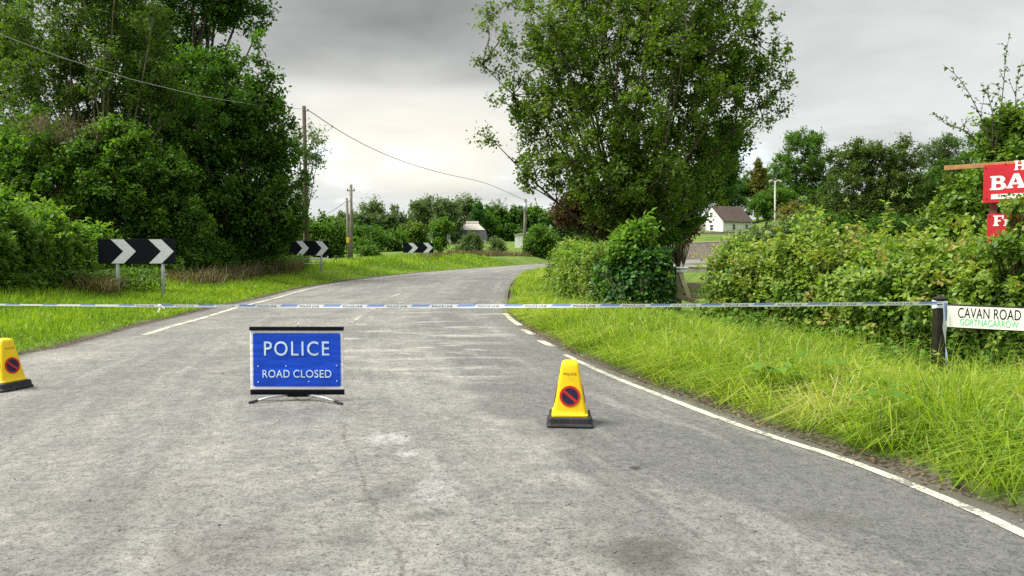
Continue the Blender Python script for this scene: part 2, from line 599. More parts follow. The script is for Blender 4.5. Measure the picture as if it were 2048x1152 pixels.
def build_ground():
    X = axis(-1800, -13, 8, 1800, 0.30, 1.10)
    Y = axis(-400, -1, 34, 2200, 0.32, 1.065)
    gx, gy = np.meshgrid(X, Y)
    P = np.stack([gx.ravel(), gy.ravel()], 1)
    z = gz_full(P)
    e, _ = edge_info(P)
    nx, ny = len(X), len(Y)
    i = np.arange(nx * ny).reshape(ny, nx)
    a, b, c, d = i[:-1, :-1].ravel(), i[:-1, 1:].ravel(), i[1:, 1:].ravel(), i[1:, :-1].ravel()
    tris = np.concatenate([np.stack([a, b, c], 1), np.stack([a, c, d], 1)])
    me = np_mesh('ground', np.column_stack([P, z]), tris, {'edge': e})
    for p in me.polygons:
        p.use_smooth = True
    m_, t, bs = new_mat('turf')
    oc = t.node('ShaderNodeTexCoord').outputs['Object']
    n1 = t.noise(oc, 0.5, 4, 0.6)
    n2 = t.noise(oc, 9.0, 5, 0.65)
    c = t.mix(t.smooth(n1, 0.35, 0.65), (0.085, 0.145, 0.028), (0.155, 0.215, 0.045))
    c = t.mix(t.m('MULTIPLY', t.smooth(n2, 0.4, 0.65), 0.5), c, (0.07, 0.12, 0.02))
    ee = t.m('ADD', t.attr('edge').outputs['Fac'], t.m('MULTIPLY', t.m('SUBTRACT', t.noise(oc, 3.5, 4, 0.6), 0.5), 0.5))
    soil = t.mix(t.smooth(t.noise(oc, 28, 4, 0.6), 0.4, 0.62), (0.055, 0.045, 0.032), (0.13, 0.115, 0.09))
    c = t.mix(t.smooth(ee, 0.14, 0.32), soil, c)
    t.put(bs.inputs['Base Color'], c)
    bs.inputs['Roughness'].default_value = 0.95
    bs.inputs['Specular IOR Level'].default_value = 0.1
    bp = t.node('ShaderNodeBump')
    bp.inputs['Strength'].default_value = 0.7
    bp.inputs['Distance'].default_value = 0.05
    t.put(bp.inputs['Height'], t.noise(oc, 18, 4, 0.65))
    t.put(bs.inputs['Normal'], bp.outputs[0])
    tag(link('ground', me, None, m_), kind='structure')


build_ground()


def road_material():
    m_, t, bs = new_mat('worn_tarmac')
    oc = t.node('ShaderNodeTexCoord').outputs['Object']
    x, y, z = t.sep(oc)
    dr = t.attr('from_right').outputs['Fac']
    dl = t.attr('from_left').outputs['Fac']
    along = t.attr('along').outputs['Fac']
    lane = t.comb(dr, t.m('MULTIPLY', along, 0.10), 0.0)       # stretched along the road
    cross = t.comb(t.m('MULTIPLY', x, 0.8), t.m('MULTIPLY', y, 2.6), 0.0)
    big = t.noise(oc, 0.55, 5, 0.6, 0.3)
    med = t.noise(oc, 2.6, 6, 0.65, 0.4)
    agg = t.noise(oc, 58, 4, 0.75)
    grain = t.noise(t.vm('ADD', oc, (2.2, 0.4, 0.0)), 13, 9, 0.78, 0.3)
    lump = t.noise(t.vm('ADD', oc, (6.2, 1.4, 0.0)), 5.0, 7, 0.7, 0.5)
    agg2 = t.noise(t.vm('ADD', oc, (4.1, 9.2, 0.0)), 150, 2, 0.6)
    # worn pale surface against the darker, newer strip
    c = t.mix(t.smooth(big, 0.35, 0.65), (0.150, 0.148, 0.141), (0.214, 0.209, 0.194))
    c = t.mix(t.m('MULTIPLY', t.smooth(med, 0.44, 0.66), 0.40), c, (0.285, 0.272, 0.243))
    wob = t.m('ADD', t.m('MULTIPLY', t.m('SUBTRACT', med, 0.5), 1.1), t.m('MULTIPLY', t.m('SUBTRACT', big, 0.5), 1.6))
    strip = t.m('SUBTRACT', 1.0, t.smooth(t.m('ADD', t.m('ADD', dr, wob), t.m('MULTIPLY', t.m('SUBTRACT', grain, 0.5), 1.2)), 1.65, 2.15))
    fade = t.lin(y, 5.5, 11.0, 1.0, 0.35)
    fade = t.m('MINIMUM', t.m('MAXIMUM', fade, 0.65), 1.0)
    c = t.mix(t.m('MULTIPLY', t.m('MULTIPLY', strip, fade), 0.88), c, (0.105, 0.107, 0.107))
    # wheel polish along the lanes
    tr = t.noise(lane, 1.25, 4, 0.55)
    c = t.mix(t.m('MULTIPLY', t.smooth(tr, 0.47, 0.62), 0.48), c, (0.125, 0.126, 0.125))
    tr2 = t.noise(t.vm('ADD', lane, (5.5, 1.0, 0.0)), 2.4, 4, 0.6)
    c = t.mix(t.m('MULTIPLY', t.smooth(tr2, 0.50, 0.66), 0.36), c, (0.30, 0.295, 0.275))
    # pale scuffs that run across the lanes
    cx = t.noise(cross, 1.0, 5, 0.6, 0.5)
    zone = t.m('MULTIPLY', t.m('MULTIPLY', t.smooth(y, 7.0, 8.6), t.m('SUBTRACT', 1.0, t.smooth(y, 17.0, 24.0))),
               t.m('MULTIPLY', t.smooth(x, -3.6, -2.4), t.m('SUBTRACT', 1.0, t.smooth(x, -0.6, 0.4))))
    c = t.mix(t.m('MULTIPLY', t.m('MULTIPLY', t.smooth(cx, 0.50, 0.70), zone), 0.7), c, (0.43, 0.41, 0.36))

    def spot(cx_, cy_, rx, ry, w=0.45):
        a = t.m('DIVIDE', t.m('SUBTRACT', x, cx_), rx)
        b = t.m('DIVIDE', t.m('SUBTRACT', y, cy_), ry)
        r = t.m('SQRT', t.m('ADD', t.m('MULTIPLY', a, a), t.m('MULTIPLY', b, b)))
        r = t.m('ADD', r, t.m('ADD', t.m('MULTIPLY', t.m('SUBTRACT', med, 0.5), 4.0 * w), t.m('MULTIPLY', t.m('SUBTRACT', grain, 0.5), 4.6 * w)))
        return t.m('SUBTRACT', 1.0, t.smooth(r, 0.35, 1.35))

    for (u, v, ru, rv, col, k) in ((775, 880, 45, 12, (0.33, 0.335, 0.33), 0.85), (815, 910, 25, 8, (0.33, 0.335, 0.33), 0.8),
                                   (865, 985, 42, 36, (0.26, 0.265, 0.255), 0.7), (1285, 1110, 110, 44, (0.050, 0.053, 0.045), 0.75),
                                   (1660, 1040, 80, 24, (0.085, 0.088, 0.075), 0.45), (840, 1035, 60, 12, (0.07, 0.07, 0.06), 0.45),
                                   (770, 985, 34, 26, (0.09, 0.085, 0.075), 0.4), (690, 1080, 70, 34, (0.10, 0.105, 0.09), 0.5),
                                   (590, 835, 80, 16, (0.115, 0.117, 0.122), 0.5), (1270, 938, 14, 5, (0.03, 0.03, 0.026), 0.9),  # first entry: shadow in front of the police sign, painted into the tarmac colour
                                   (250, 1000, 150, 60, (0.12, 0.115, 0.105), 0.35), (450, 1110, 160, 50, (0.13, 0.115, 0.105), 0.4),
                                   (140, 712, 90, 12, (0.33, 0.315, 0.27), 0.5)):
        g = ground_px(u, v)
        rx = ru * g.y / F_PX
        ry = rv * g.y * g.y / (EYE * F_PX)
        c = t.mix(t.m('MULTIPLY', spot(g.x, g.y, rx, ry), k), c, col)
    # seam crack and crazing in the middle of the road
    seamx = t.m('ADD', t.m('ADD', -1.35, t.m('MULTIPLY', t.m('SUBTRACT', y, 5.9), -0.32)), t.m('MULTIPLY', t.m('SUBTRACT', t.noise(oc, 3.0, 6, 0.7), 0.5), 0.22))
    seam = t.m('SUBTRACT', 1.0, t.smooth(t.m('ABSOLUTE', t.m('SUBTRACT', x, seamx)), 0.002, 0.024))
    seam = t.m('MULTIPLY', seam, t.m('MULTIPLY', t.m('SUBTRACT', 1.0, t.smooth(y, 5.6, 6.4)), t.smooth(t.noise(oc, 2.0, 3, 0.5), 0.35, 0.5)))
    c = t.mix(t.m('MULTIPLY', seam, 0.42), c, (0.07, 0.06, 0.05))
    vor = t.node('ShaderNodeTexVoronoi', feature='DISTANCE_TO_EDGE')
    t.put(vor.inputs['Vector'], t.vm('ADD', t.vm('MULTIPLY', oc, (0.7, 1.3, 1.0)), t.comb(t.m('MULTIPLY', med, 0.6), t.m('MULTIPLY', big, 0.5), 0.0)))
    vor.inputs['Scale'].default_value = 5.0
    craze = t.m('SUBTRACT', 1.0, t.smooth(vor.outputs[0], 0.006, 0.03))
    czone = t.m('MULTIPLY', spot(-0.95, 4.6, 0.55, 1.3), t.smooth(t.noise(oc, 6.0, 4, 0.6), 0.45, 0.58))
    c = t.mix(t.m('MULTIPLY', t.m('MULTIPLY', craze, czone), 0.7), c, (0.05, 0.045, 0.04))
    # stones in the surface, patches where the binder has worn
    c = t.mix(t.m('MULTIPLY', t.smooth(lump, 0.48, 0.60), 0.40), c, t.vm('MULTIPLY', c, (0.74, 0.74, 0.75)))
    c = t.mix(t.m('MULTIPLY', t.smooth(grain, 0.50, 0.60), 0.52), c, t.vm('MULTIPLY', c, (0.48, 0.48, 0.49)))
    c = t.mix(t.m('MULTIPLY', t.m('SUBTRACT', 1.0, t.smooth(grain, 0.40, 0.49)), 0.48), c, t.vm('MULTIPLY', c, (1.42, 1.40, 1.35)))
    c = t.mix(t.m('MULTIPLY', t.smooth(agg, 0.50, 0.60), 0.75), c, t.vm('MULTIPLY', c, (0.38, 0.38, 0.38)))
    c = t.mix(t.m('MULTIPLY', t.smooth(agg2, 0.54, 0.64), 0.6), c, t.vm('MULTIPLY', c, (1.75, 1.72, 1.66)))
    speck = t.noise(t.vm('ADD', oc, (1.7, 3.3, 0.0)), 38, 2, 0.5)
    c = t.mix(t.m('MULTIPLY', t.smooth(speck, 0.63, 0.70), 0.75), c, (0.055, 0.05, 0.045))
    # earth washed in at both edges
    near = t.m('MINIMUM', dr, dl)
    mud = t.m('SUBTRACT', 1.0, t.smooth(t.m('ADD', near, t.m('MULTIPLY', t.m('SUBTRACT', med, 0.5), 0.35)), 0.03, 0.17))
    c = t.mix(t.m('MULTIPLY', mud, 0.8), c, (0.085, 0.075, 0.06))
    t.put(bs.inputs['Base Color'], c)
    t.put(bs.inputs['Roughness'], t.lin(med, 0.3, 0.7, 0.58, 0.78))
    bs.inputs['Specular IOR Level'].default_value = 0.45
    bp = t.node('ShaderNodeBump')
    bp.inputs['Strength'].default_value = 0.55
    bp.inputs['Distance'].default_value = 0.006
    t.put(bp.inputs['Height'], t.m('ADD', agg, t.m('MULTIPLY', agg2, 0.5)))
    t.put(bs.inputs['Normal'], bp.outputs[0])
    return m_


def build_road():
    nc = 26
    w = np.linspace(0, 1, nc)
    V, fr, fl, al = [], [], [], []
    for i in range(NST):
        a, b = ROAD_L[i], ROAD_R[i]
        wid = np.linalg.norm(b - a)
        for k in w:
            p = a * (1 - k) + b * k
            V.append((p[0], p[1], 0.0))
    V = np.array(V)
    # a gentle camber, nothing at the edges
    kk = np.tile(w, NST)
    V[:, 2] = 0.012 * (1 - (2 * kk - 1) ** 2)
    V[:, 2] += 0.006 * vnoise(V[:, :2], 0.8, 5) * np.minimum(1, 8 * np.minimum(kk, 1 - kk))
    dr, dl = seg_dist(V[:, :2], _RR), seg_dist(V[:, :2], _RL)
    s = np.concatenate([[0], np.cumsum(np.linalg.norm(np.diff((ROAD_L + ROAD_R) / 2, axis=0), axis=1))])
    al = np.repeat(s, nc)
    i = np.arange(NST * nc).reshape(NST, nc)
    a, b, c, d = i[:-1, :-1].ravel(), i[:-1, 1:].ravel(), i[1:, 1:].ravel(), i[1:, :-1].ravel()
    tris = np.concatenate([np.stack([a, b, c], 1), np.stack([a, c, d], 1)])
    me = np_mesh('road', V, tris, {'from_right': dr, 'from_left': dl, 'along': al})
    for p in me.polygons:
        p.use_smooth = True
    tag(link('road', me, None, road_material()), kind='structure')


build_road()


def road_z(P):
    """height of the road sheet under a point (camber only)"""
    P = np.asarray(P, float)
    dl, dr = seg_dist(P, _RL), seg_dist(P, _RR)
    k = dl / (dl + dr)
    return 0.012 * (1 - (2 * k - 1) ** 2) + 0.006 * vnoise(P, 0.8, 5) * np.minimum(1, 8 * np.minimum(k, 1 - k))


def paint_mat(name, wear):
    m_, t, bs = new_mat(name)
    oc = t.node('ShaderNodeTexCoord').outputs['Object']
    n = t.noise(oc, 16, 5, 0.7)
    n2 = t.noise(oc, 70, 3, 0.6)
    n3 = t.noise(oc, 2.2, 4, 0.6)
    q = t.m('ADD', t.m('ADD', t.m('MULTIPLY', n, 0.55), t.m('MULTIPLY', n2, 0.45)), t.m('MULTIPLY', t.m('SUBTRACT', n3, 0.5), 0.5))
    c = t.mix(t.smooth(q, wear - 0.05, wear + 0.05), (0.52, 0.49, 0.40), (0.165, 0.16, 0.145))
    t.put(bs.inputs['Base Color'], c)
    bs.inputs['Roughness'].default_value = 0.7
    return m_


M_PAINT = paint_mat('road_paint', 0.53)
M_PAINT_WORN = paint_mat('road_paint_worn', 0.47)


def strip(name, pts, width, mat):
    """a painted line laid as a thin sheet on the road"""
    pts = np.array(pts, float)
    n = max(2, int(np.sum(np.linalg.norm(np.diff(pts, axis=0), axis=1)) / 0.3))
    q = catmull(pts, n) if len(pts) > 2 else np.linspace(pts[0], pts[1], n)
    tg = unit(np.gradient(q, axis=0))
    nr = np.stack([-tg[:, 1], tg[:, 0]], 1)
    jit = 1 + 0.10 * vnoise(q, 3.0, 2)[:, None]
    V, Fc = [], []
    for side in (-1, 0, 1):
        p = q + nr * side * width / 2 * jit
        V.append(np.column_stack([p, road_z(p) + 0.005]))
    V = np.vstack(V)
    for r in range(2):
        i = np.arange(n - 1) + r * n
        Fc.append(np.stack([i, i + 1, i + n + 1], 1))
        Fc.append(np.stack([i, i + n + 1, i + n], 1))
    tag(link(name, np_mesh(name, V, np.vstack(Fc)), None, mat), kind='structure')


def gp(*uv):
    return [tuple(ground_px(u, v, 0.012)[:2]) for u, v in uv]


R_LINE = [(2250, 1190), (2048, 1065), (1880, 990), (1700, 920), (1560, 876), (1440, 835), (1330, 793), (1230, 754), (1165, 725), (1130, 708)]
strip('edge_line', gp(*R_LINE), 0.078, M_PAINT)
strip('edge_line_dash', gp((1105, 692), (1080, 680)), 0.12, M_PAINT)
strip('edge_line_dash', gp((1066, 668), (1046, 658)), 0.12, M_PAINT)
strip('edge_line_dash', gp((1040, 650), (1024, 639), (1010, 626)), 0.12, M_PAINT)
L_LINE = gp((290, 669), (345, 652), (400, 637), (470, 616), (550, 596), (638, 573.5), (756, 556), (874, 544.3))
L_LINE += [tuple(p * 0.93 + q * 0.07) for p, q in zip(ROAD_L[118:200:8], ROAD_R[118:200:8]) if p[1] > 53]
strip('edge_line', L_LINE, 0.13, M_PAINT)
for seg in (((700, 647), (722, 631)), ((738, 624), (756, 612)), ((783, 594), (803, 586)), ((850, 573), (882, 566))):
    strip('centre_line_dash', gp(*seg), 0.11, M_PAINT_WORN)


# ------------------------------------------------------------------ foliage builders
def leaves_mesh(name, P, D, N, L, W, tint, droop=0.12):
    """one folded, pointed leaf per point: two triangles each"""
    n = len(P)
    S = unit(np.cross(D, N))
    Nn = np.cross(S, D)
    L, W = L[:, None], W[:, None]
    v0 = P
    v1 = P + D * L * 0.45 + S * W * 0.5 + Nn * W * 0.14
    v2 = P + D * L - Nn * L * droop
    v3 = P + D * L * 0.45 - S * W * 0.5 + Nn * W * 0.14
    V = np.stack([v0, v1, v2, v3], 1).reshape(-1, 3)
    b = np.arange(n)[:, None] * 4
    T = np.concatenate([b + np.array([[0, 1, 2]]), b + np.array([[0, 2, 3]])])
    return np_mesh(name, V, T, {'tint': np.repeat(np.clip(tint, 0, 1), 4)})


def cones_mesh(A, B, r):
    """thin three-sided twigs from A to B"""
    d = unit(B - A)
    ref = np.where(np.abs(d[:, 2:3]) > 0.9, np.array([[1.0, 0, 0]]), np.array([[0, 0, 1.0]]))
    a = unit(np.cross(d, ref))
    b = np.cross(d, a)
    r = r[:, None]
    V = np.stack([A + a * r, A - 0.5 * a * r + 0.87 * b * r, A - 0.5 * a * r - 0.87 * b * r, B], 1).reshape(-1, 3)
    i = np.arange(len(A))[:, None] * 4
    T = np.concatenate([i + np.array([[0, 1, 3]]), i + np.array([[1, 2, 3]]), i + np.array([[2, 0, 3]])])
    return V, T


def rand_dir(n, rng):
    return unit(rng.normal(size=(n, 3)))


def plant(name, label, cat, base, blobs, depth, mat, n_clumps, leaves=22, twigs=6, leaf=(0.11, 0.075), clump=0.55, trunk_r=0.16, bark=None,
          group=None, limbs=14, fan=None, up=0.25, shell=0.45, flat=0.85, seed=1, stray=0.0, tint_shift=0.0, trunk=True, sprigs=None, droop=0.25, low=None, limb_k=1.0):
    """a tree or shrub: trunk and limbs, branches, and a crown of single leaves on twigs in clumps.
    blobs: (u, v, ru, rv, dy) ellipses read off the photograph, placed at distance depth + dy"""
    rng = np.random.default_rng(seed)
    bark = bark or M_BARK
    base = Vector(base)
    root = empty(name, base, label, cat, group)
    C0, R0 = [], []
    for (u, v, ru, rv, dy) in blobs:
        d = depth + dy
        c = px(u, v, d)
        rx, rz = ru * d / F_PX, rv * d / F_PX
        C0.append((c.x, c.y, c.z))
        sh_ = 0.38 * clump
        R0.append((max(rx - sh_, rx * 0.45), flat * max((rx + rz) / 2 - sh_, 0.3), max(rz - sh_, rz * 0.45)))
    C0, R0 = np.array(C0), np.array(R0)
    wgt = np.prod(R0, 1) ** 0.6
    pick = rng.choice(len(C0), n_clumps, p=wgt / wgt.sum())
    dirs = rand_dir(n_clumps, rng)
    rad = rng.random(n_clumps) ** shell
    # lumpy outline
    rad *= 1 + 0.16 * vnoise(dirs * 1.0 + pick[:, None] * 3.1, 1.9, seed)
    C = C0[pick] + dirs * R0[pick] * rad[:, None]
    if sprigs:
        S = np.array([tuple(px(u, v, depth + dy)) for (u, v, dy) in sprigs])
        C = np.vstack([C, S])
        dirs = np.vstack([dirs, unit(S - np.mean(C0, 0))])
    floor_z = (base.z - 0.5 if low is None else low)
    keep = C[:, 2] > floor_z + 0.15 * clump
    if keep.sum() < n_clumps * 0.5:
        print("LOW", label, base, C[:, 2].min(), C[:, 2].max(), keep.sum())
    if keep.sum() < 3:
        keep = C[:, 2] > -1e9
    C, dirs = C[keep], dirs[keep]
    nC = len(C)
    b = np.array(base)
    # outward direction of each clump: fanned from the trunk foot, or from the middle of the crown
    if fan is not None:
        o = b + np.array([0, 0, fan])
        outd = unit(C - o)
    else:
        outd = unit(dirs * 0.8 + unit(C - (np.mean(C0, 0) - np.array([0, 0, np.mean(R0[:, 2]) * 0.4]))) * 0.6)
    # twigs
    cs = clump * rng.uniform(0.65, 1.35, nC)
    nt = nC * twigs
    ci = np.repeat(np.arange(nC), twigs)
    td = unit(outd[ci] * 0.75 + rand_dir(nt, rng) * 0.95 + np.array([0, 0, up]))
    tl = cs[ci] * rng.uniform(0.6, 1.25, nt)
    ta = C[ci] - td * (tl * 0.25)[:, None] + rng.normal(size=(nt, 3)) * (cs[ci] * 0.14)[:, None]
    tb = ta + td * tl[:, None]
    # leaves along the twigs
    nl = nt * leaves
    ti = np.repeat(np.arange(nt), leaves)
    tt = rng.random(nl) ** 0.75
    P = ta[ti] + td[ti] * (tl[ti] * tt)[:, None] + rng.normal(size=(nl, 3)) * (0.10 * cs[ci[ti]] + 0.3 * leaf[0])[:, None] * 0.8
    D = unit(td[ti] * 0.5 + rand_dir(nl, rng) * 0.9 - np.array([0, 0, droop]))
    N = unit(np.array([0, 0, 1.0]) + rand_dir(nl, rng) * 0.85)
    sc = rng.uniform(0.65, 1.3, nl)
    ctint = rng.random(nC)
    tint = 0.45 * ctint[ci[ti]] + 0.5 * rng.random(nl) + tint_shift
    ok = P[:, 2] > floor_z + 0.02
    P, D, N, sc, tint = P[ok], D[ok], N[ok], sc[ok], tint[ok]
    link('crown', leaves_mesh('crown', P, D, N, leaf[0] * sc, leaf[1] * sc, tint), root, mat)
    # wood
    V, T = cones_mesh(ta, tb, np.full(nt, max(0.004, leaf[0] * 0.05)))
    if not trunk:
        tag(link('twigs', np_mesh('twigs', V, T), root, bark), kind='stuff')
        return root
    mb = MB()
    top = np.percentile(C[:, 2], 60)
    nL = min(limbs, nC)
    # limbs end spread over the crown (farthest-point picks)
    idx = [int(rng.integers(nC))]
    dist = np.linalg.norm(C - C[idx[0]], axis=1)
    while len(idx) < nL:
        j = int(np.argmax(dist * rng.uniform(0.7, 1.0, nC)))
        idx.append(j)
        dist = np.minimum(dist, np.linalg.norm(C - C[j], axis=1))
    cen = np.mean(C0, 0)
    fork = b + (np.array([cen[0], cen[1], cen[2]]) - b) * np.array([0.35, 0.35, 0.35])
    if fan is not None:
        fork = b + np.array([0, 0, max(0.5, fan + 0.6)])
    tp = [Vector(b - np.array([0, 0, 0.15])), Vector(b * 0.55 + fork * 0.45 + rng.normal(size=3) * 0.04), Vector(fork)]
    mb.tube(tp, [trunk_r * 1.35, trunk_r, trunk_r * 0.85], 9)
    pts_all = []
    for j in idx:
        e_ = C[j]
        start = b + (fork - b) * rng.uniform(0.72, 1.0)
        mid = start * 0.5 + e_ * 0.5 + np.array([0, 0, 0.10 * np.linalg.norm(e_ - start)]) + rng.normal(size=3) * 0.06 * np.linalg.norm(e_ - start)
        ts = np.linspace(0, 1, 7)[:, None]
        q = (1 - ts) ** 2 * start + 2 * ts * (1 - ts) * mid + ts ** 2 * e_
        r0 = trunk_r * rng.uniform(0.32, 0.55) * limb_k
        mb.tube([Vector(p) for p in q], list(np.linspace(r0, max(0.012, r0 * 0.16), 7)), 5)
        pts_all.append(q[2:])
    if True:
        o = mb.build('trunk', bark, root, smooth=True)
    pts_all = np.vstack(pts_all)
    # branches from the nearest limb point to each clump
    dd = np.linalg.norm(C[:, None, :] - pts_all[None], axis=2)
    near = pts_all[np.argmin(dd, 1)]
    mid = near * 0.45 + C * 0.55 + rng.normal(size=(nC, 3)) * 0.08 * np.min(dd, 1)[:, None]
    V1, T1 = cones_mesh(near, mid + (C - mid) * 0.3, np.full(nC, trunk_r * 0.12 + 0.004))
    V2, T2 = cones_mesh(mid, C, np.full(nC, trunk_r * 0.08 + 0.004))
    n0, n1 = len(V), len(V) + len(V1)
    VV = np.vstack([V, V1, V2])
    TT = np.vstack([T, T1 + n0, T2 + n1])
    tag(link('branches', np_mesh('branches', VV, TT), root, bark), kind='stuff')
    return root


def hedge(name, label, cat, path, heights, thick, mat, n, leaf=(0.07, 0.05), seed=1, group=None, lump=0.2, base_off=0.0, tint_shift=0.0, cluster=0.5, sprays=90, spray_len=0.32):
    """a dense hedge along a path of ground points: leaves in a shell over stems, lumpy like cut growth"""
    rng = np.random.default_rng(seed)
    path = np.array(path, float)
    q = catmull(path, 160) if len(path) > 2 else np.linspace(path[0], path[1], 160)
    hs = np.interp(np.linspace(0, 1, 160), np.linspace(0, 1, len(heights)), heights)
    tg = unit(np.gradient(q, axis=0))
    nr = np.stack([-tg[:, 1], tg[:, 0]], 1)
    gzs = gz_full(q)
    mid = q[80]
    root = empty(name, (mid[0], mid[1], gzs[80]), label, cat, group)

    def surf(s, th, depth):
        i = np.clip((s * 159).astype(int), 0, 159)
        h = hs[i]
        # profile angle 0 = front foot, pi = back foot; squarish arch
        cx, sx = np.cos(th), np.sin(th)
        k = 0.55
        ox = np.sign(cx) * np.abs(cx) ** k * thick / 2
        oz = np.sign(sx) * np.abs(sx) ** k * h
        nrm = unit(np.column_stack([nr[i] * (cx / (thick / 2))[:, None] * thick * 0.5, sx * 1.0]))
        p = np.column_stack([q[i] + nr[i] * ox[:, None], gzs[i] + oz + base_off])
        # round the two ends
        endd = np.minimum(s, 1 - s)
        dsp = lump * vnoise(p, 1.1, seed) + lump * 0.6 * vnoise(p, 3.1, seed + 1) + lump * 0.3 * vnoise(p, 7.0, seed + 2)
        dsp = dsp - depth
        return p + nrm * dsp[:, None], nrm

    def shell(n_, dep):
        s = rng.random(n_)
        th = (rng.random(n_) ** 1.55) * math.pi * 0.80
        depth = rng.exponential(dep, n_) - 0.05
        p, nrm = surf(s, th, depth)
        return p, nrm
    p, nrm = shell(n, 0.11)
    D = unit(nrm * 0.35 + rand_dir(n, rng) * 0.9 + np.array([0, 0, -0.25]))
    N = unit(nrm * 0.7 + np.array([0, 0, 0.7]) + rand_dir(n, rng) * 0.6)
    sc = rng.uniform(0.6, 1.35, n)
    tint = cluster * (0.5 + 0.6 * vnoise(p, 3.0, seed + 5)) + (1 - cluster) * rng.random(n) + tint_shift
    ok = p[:, 2] > gz_full(p[:, :2]) + 0.02
    p, D, N, sc, tint = p[ok], D[ok], N[ok], sc[ok], tint[ok]
    # deeper, larger leaves close the body
    n2 = n // 4
    p2, nrm2 = shell(n2, 0.12)
    p2 = p2 - nrm2 * 0.28
    D2, N2 = unit(rand_dir(n2, rng) + np.array([0, 0, -0.3])), unit(nrm2 + rand_dir(n2, rng) * 0.5)
    s2 = rng.uniform(1.6, 2.4, n2)
    # loose sprays that stand out of the body
    p3, nrm3 = surf(rng.random(sprays), rng.random(sprays) * math.pi * 0.72, np.full(sprays, 0.03))
    sd = unit(nrm3 * 0.8 + rand_dir(sprays, rng) * 0.5 + np.array([0, 0, 0.45]))
    sl = spray_len * rng.uniform(0.5, 1.5, sprays)
    kk = 15
    si = np.repeat(np.arange(sprays), kk)
    ft = rng.random(sprays * kk)
    ps = p3[si] + sd[si] * (sl[si] * ft)[:, None] - np.array([0, 0, 1.0]) * (0.35 * sl[si] * ft ** 2)[:, None] + rng.normal(size=(sprays * kk, 3)) * 0.02
    Ds = unit(sd[si] * 0.5 + rand_dir(sprays * kk, rng) * 0.9)
    Ns = unit(np.array([0, 0, 1.0]) + rand_dir(sprays * kk, rng) * 0.6)
    s3 = rng.uniform(0.6, 1.3, sprays * kk)
    t3 = 0.35 + 0.65 * rng.random(sprays)[si] * 0.7 + 0.3 * rng.random(sprays * kk) + tint_shift
    P = np.vstack([p, p2, ps])
    sz = np.concatenate([sc, s2, s3])
    me = leaves_mesh('foliage', P, np.vstack([D, D2, Ds]), np.vstack([N, N2, Ns]), leaf[0] * sz, leaf[1] * sz, np.concatenate([tint, 0.4 * rng.random(n2), t3]))
    link('foliage', me, root, mat)
    # stems inside
    ns = 220
    s = rng.random(ns)
    i = (s * 159).astype(int)
    a = np.column_stack([q[i] + nr[i] * (rng.uniform(-0.2, 0.2, ns) * thick)[:, None], gzs[i] - 0.05])
    bb = a + np.column_stack([rng.normal(size=(ns, 2)) * 0.35, hs[i] * rng.uniform(0.6, 0.98, ns)])
    V, T = cones_mesh(a, bb, rng.uniform(0.008, 0.02, ns))
    tag(link('stems', np_mesh('stems', V, T), root, M_BARK), kind='stuff')
    return root


def blades(name, P, H, W, lean, tint, mat, label=None, kind='stuff', flop=None):
    """curved grass blades, three triangles each, at ground points P"""
    n = len(P)
    rng = np.random.default_rng(len(P))
    th = rng.random(n) * 2 * math.pi
    w = np.column_stack([np.cos(th), np.sin(th), np.zeros(n)])
    ld = rng.random(n) * 2 * math.pi
    l = np.column_stack([np.cos(ld), np.sin(ld), np.zeros(n)]) * lean[:, None]
    if flop is not None:
        l = l + flop
    up = np.array([0, 0, 1.0])
    Hc, Wc = H[:, None], W[:, None]
    mid = P + up * Hc * 0.58 + l * Hc * 0.28
    k = np.linalg.norm(l, axis=1, keepdims=True)
    tip = P + up * Hc * np.clip(1.0 - 0.35 * k ** 1.5, 0.30, 1.0) + l * Hc * 0.95
    V = np.stack([P - w * Wc * 0.5, P + w * Wc * 0.5, mid - w * Wc * 0.42, mid + w * Wc * 0.42, tip], 1).reshape(-1, 3)
    i = np.arange(n)[:, None] * 5
    T = np.concatenate([i + np.array([[0, 1, 3]]), i + np.array([[0, 3, 2]]), i + np.array([[2, 3, 4]])])
    o = link(name, np_mesh(name, V, T, {'tint': np.repeat(np.clip(tint, 0, 1), 5)}), None, mat)
    return tag(o, label, None, None, kind)


# ------------------------------------------------------------------ lettering helpers
_VL = bpy.context.view_layer


def curve_mesh(cu):
    o = bpy.data.objects.new('temp_lettering', cu)
    COL.objects.link(o)
    _VL.update()
    me = bpy.data.meshes.new_from_object(o.evaluated_get(bpy.context.evaluated_depsgraph_get()))
    bpy.data.objects.remove(o)
    bpy.data.curves.remove(cu)
    return me


def fit(me, w, h, thick):
    """centre a flat mesh on the origin, w by h, standing in XZ and facing -Y"""
    co = np.empty(len(me.vertices) * 3, np.float32)
    me.vertices.foreach_get('co', co)
    co = co.reshape(-1, 3)
    lo, hi = co.min(0), co.max(0)
    sx = w / max(hi[0] - lo[0], 1e-6)
    sy = h / max(hi[1] - lo[1], 1e-6)
    out = np.empty_like(co)
    out[:, 0] = (co[:, 0] - (lo[0] + hi[0]) / 2) * sx
    out[:, 2] = (co[:, 1] - (lo[1] + hi[1]) / 2) * sy
    zs = co[:, 2] - (lo[2] + hi[2]) / 2
    out[:, 1] = -np.sign(zs) * thick / 2
    me.vertices.foreach_set('co', out.ravel())
    me.update()
    return me


def text_mesh(body, w, h, weight=0.0, thick=0.002, space=1.0):
    cu = bpy.data.curves.new('lettering', 'FONT')
    cu.body = body
    cu.offset = weight
    cu.space_character = space
    cu.extrude = 0.01
    cu.resolution_u = 6
    return fit(curve_mesh(cu), w, h, thick)


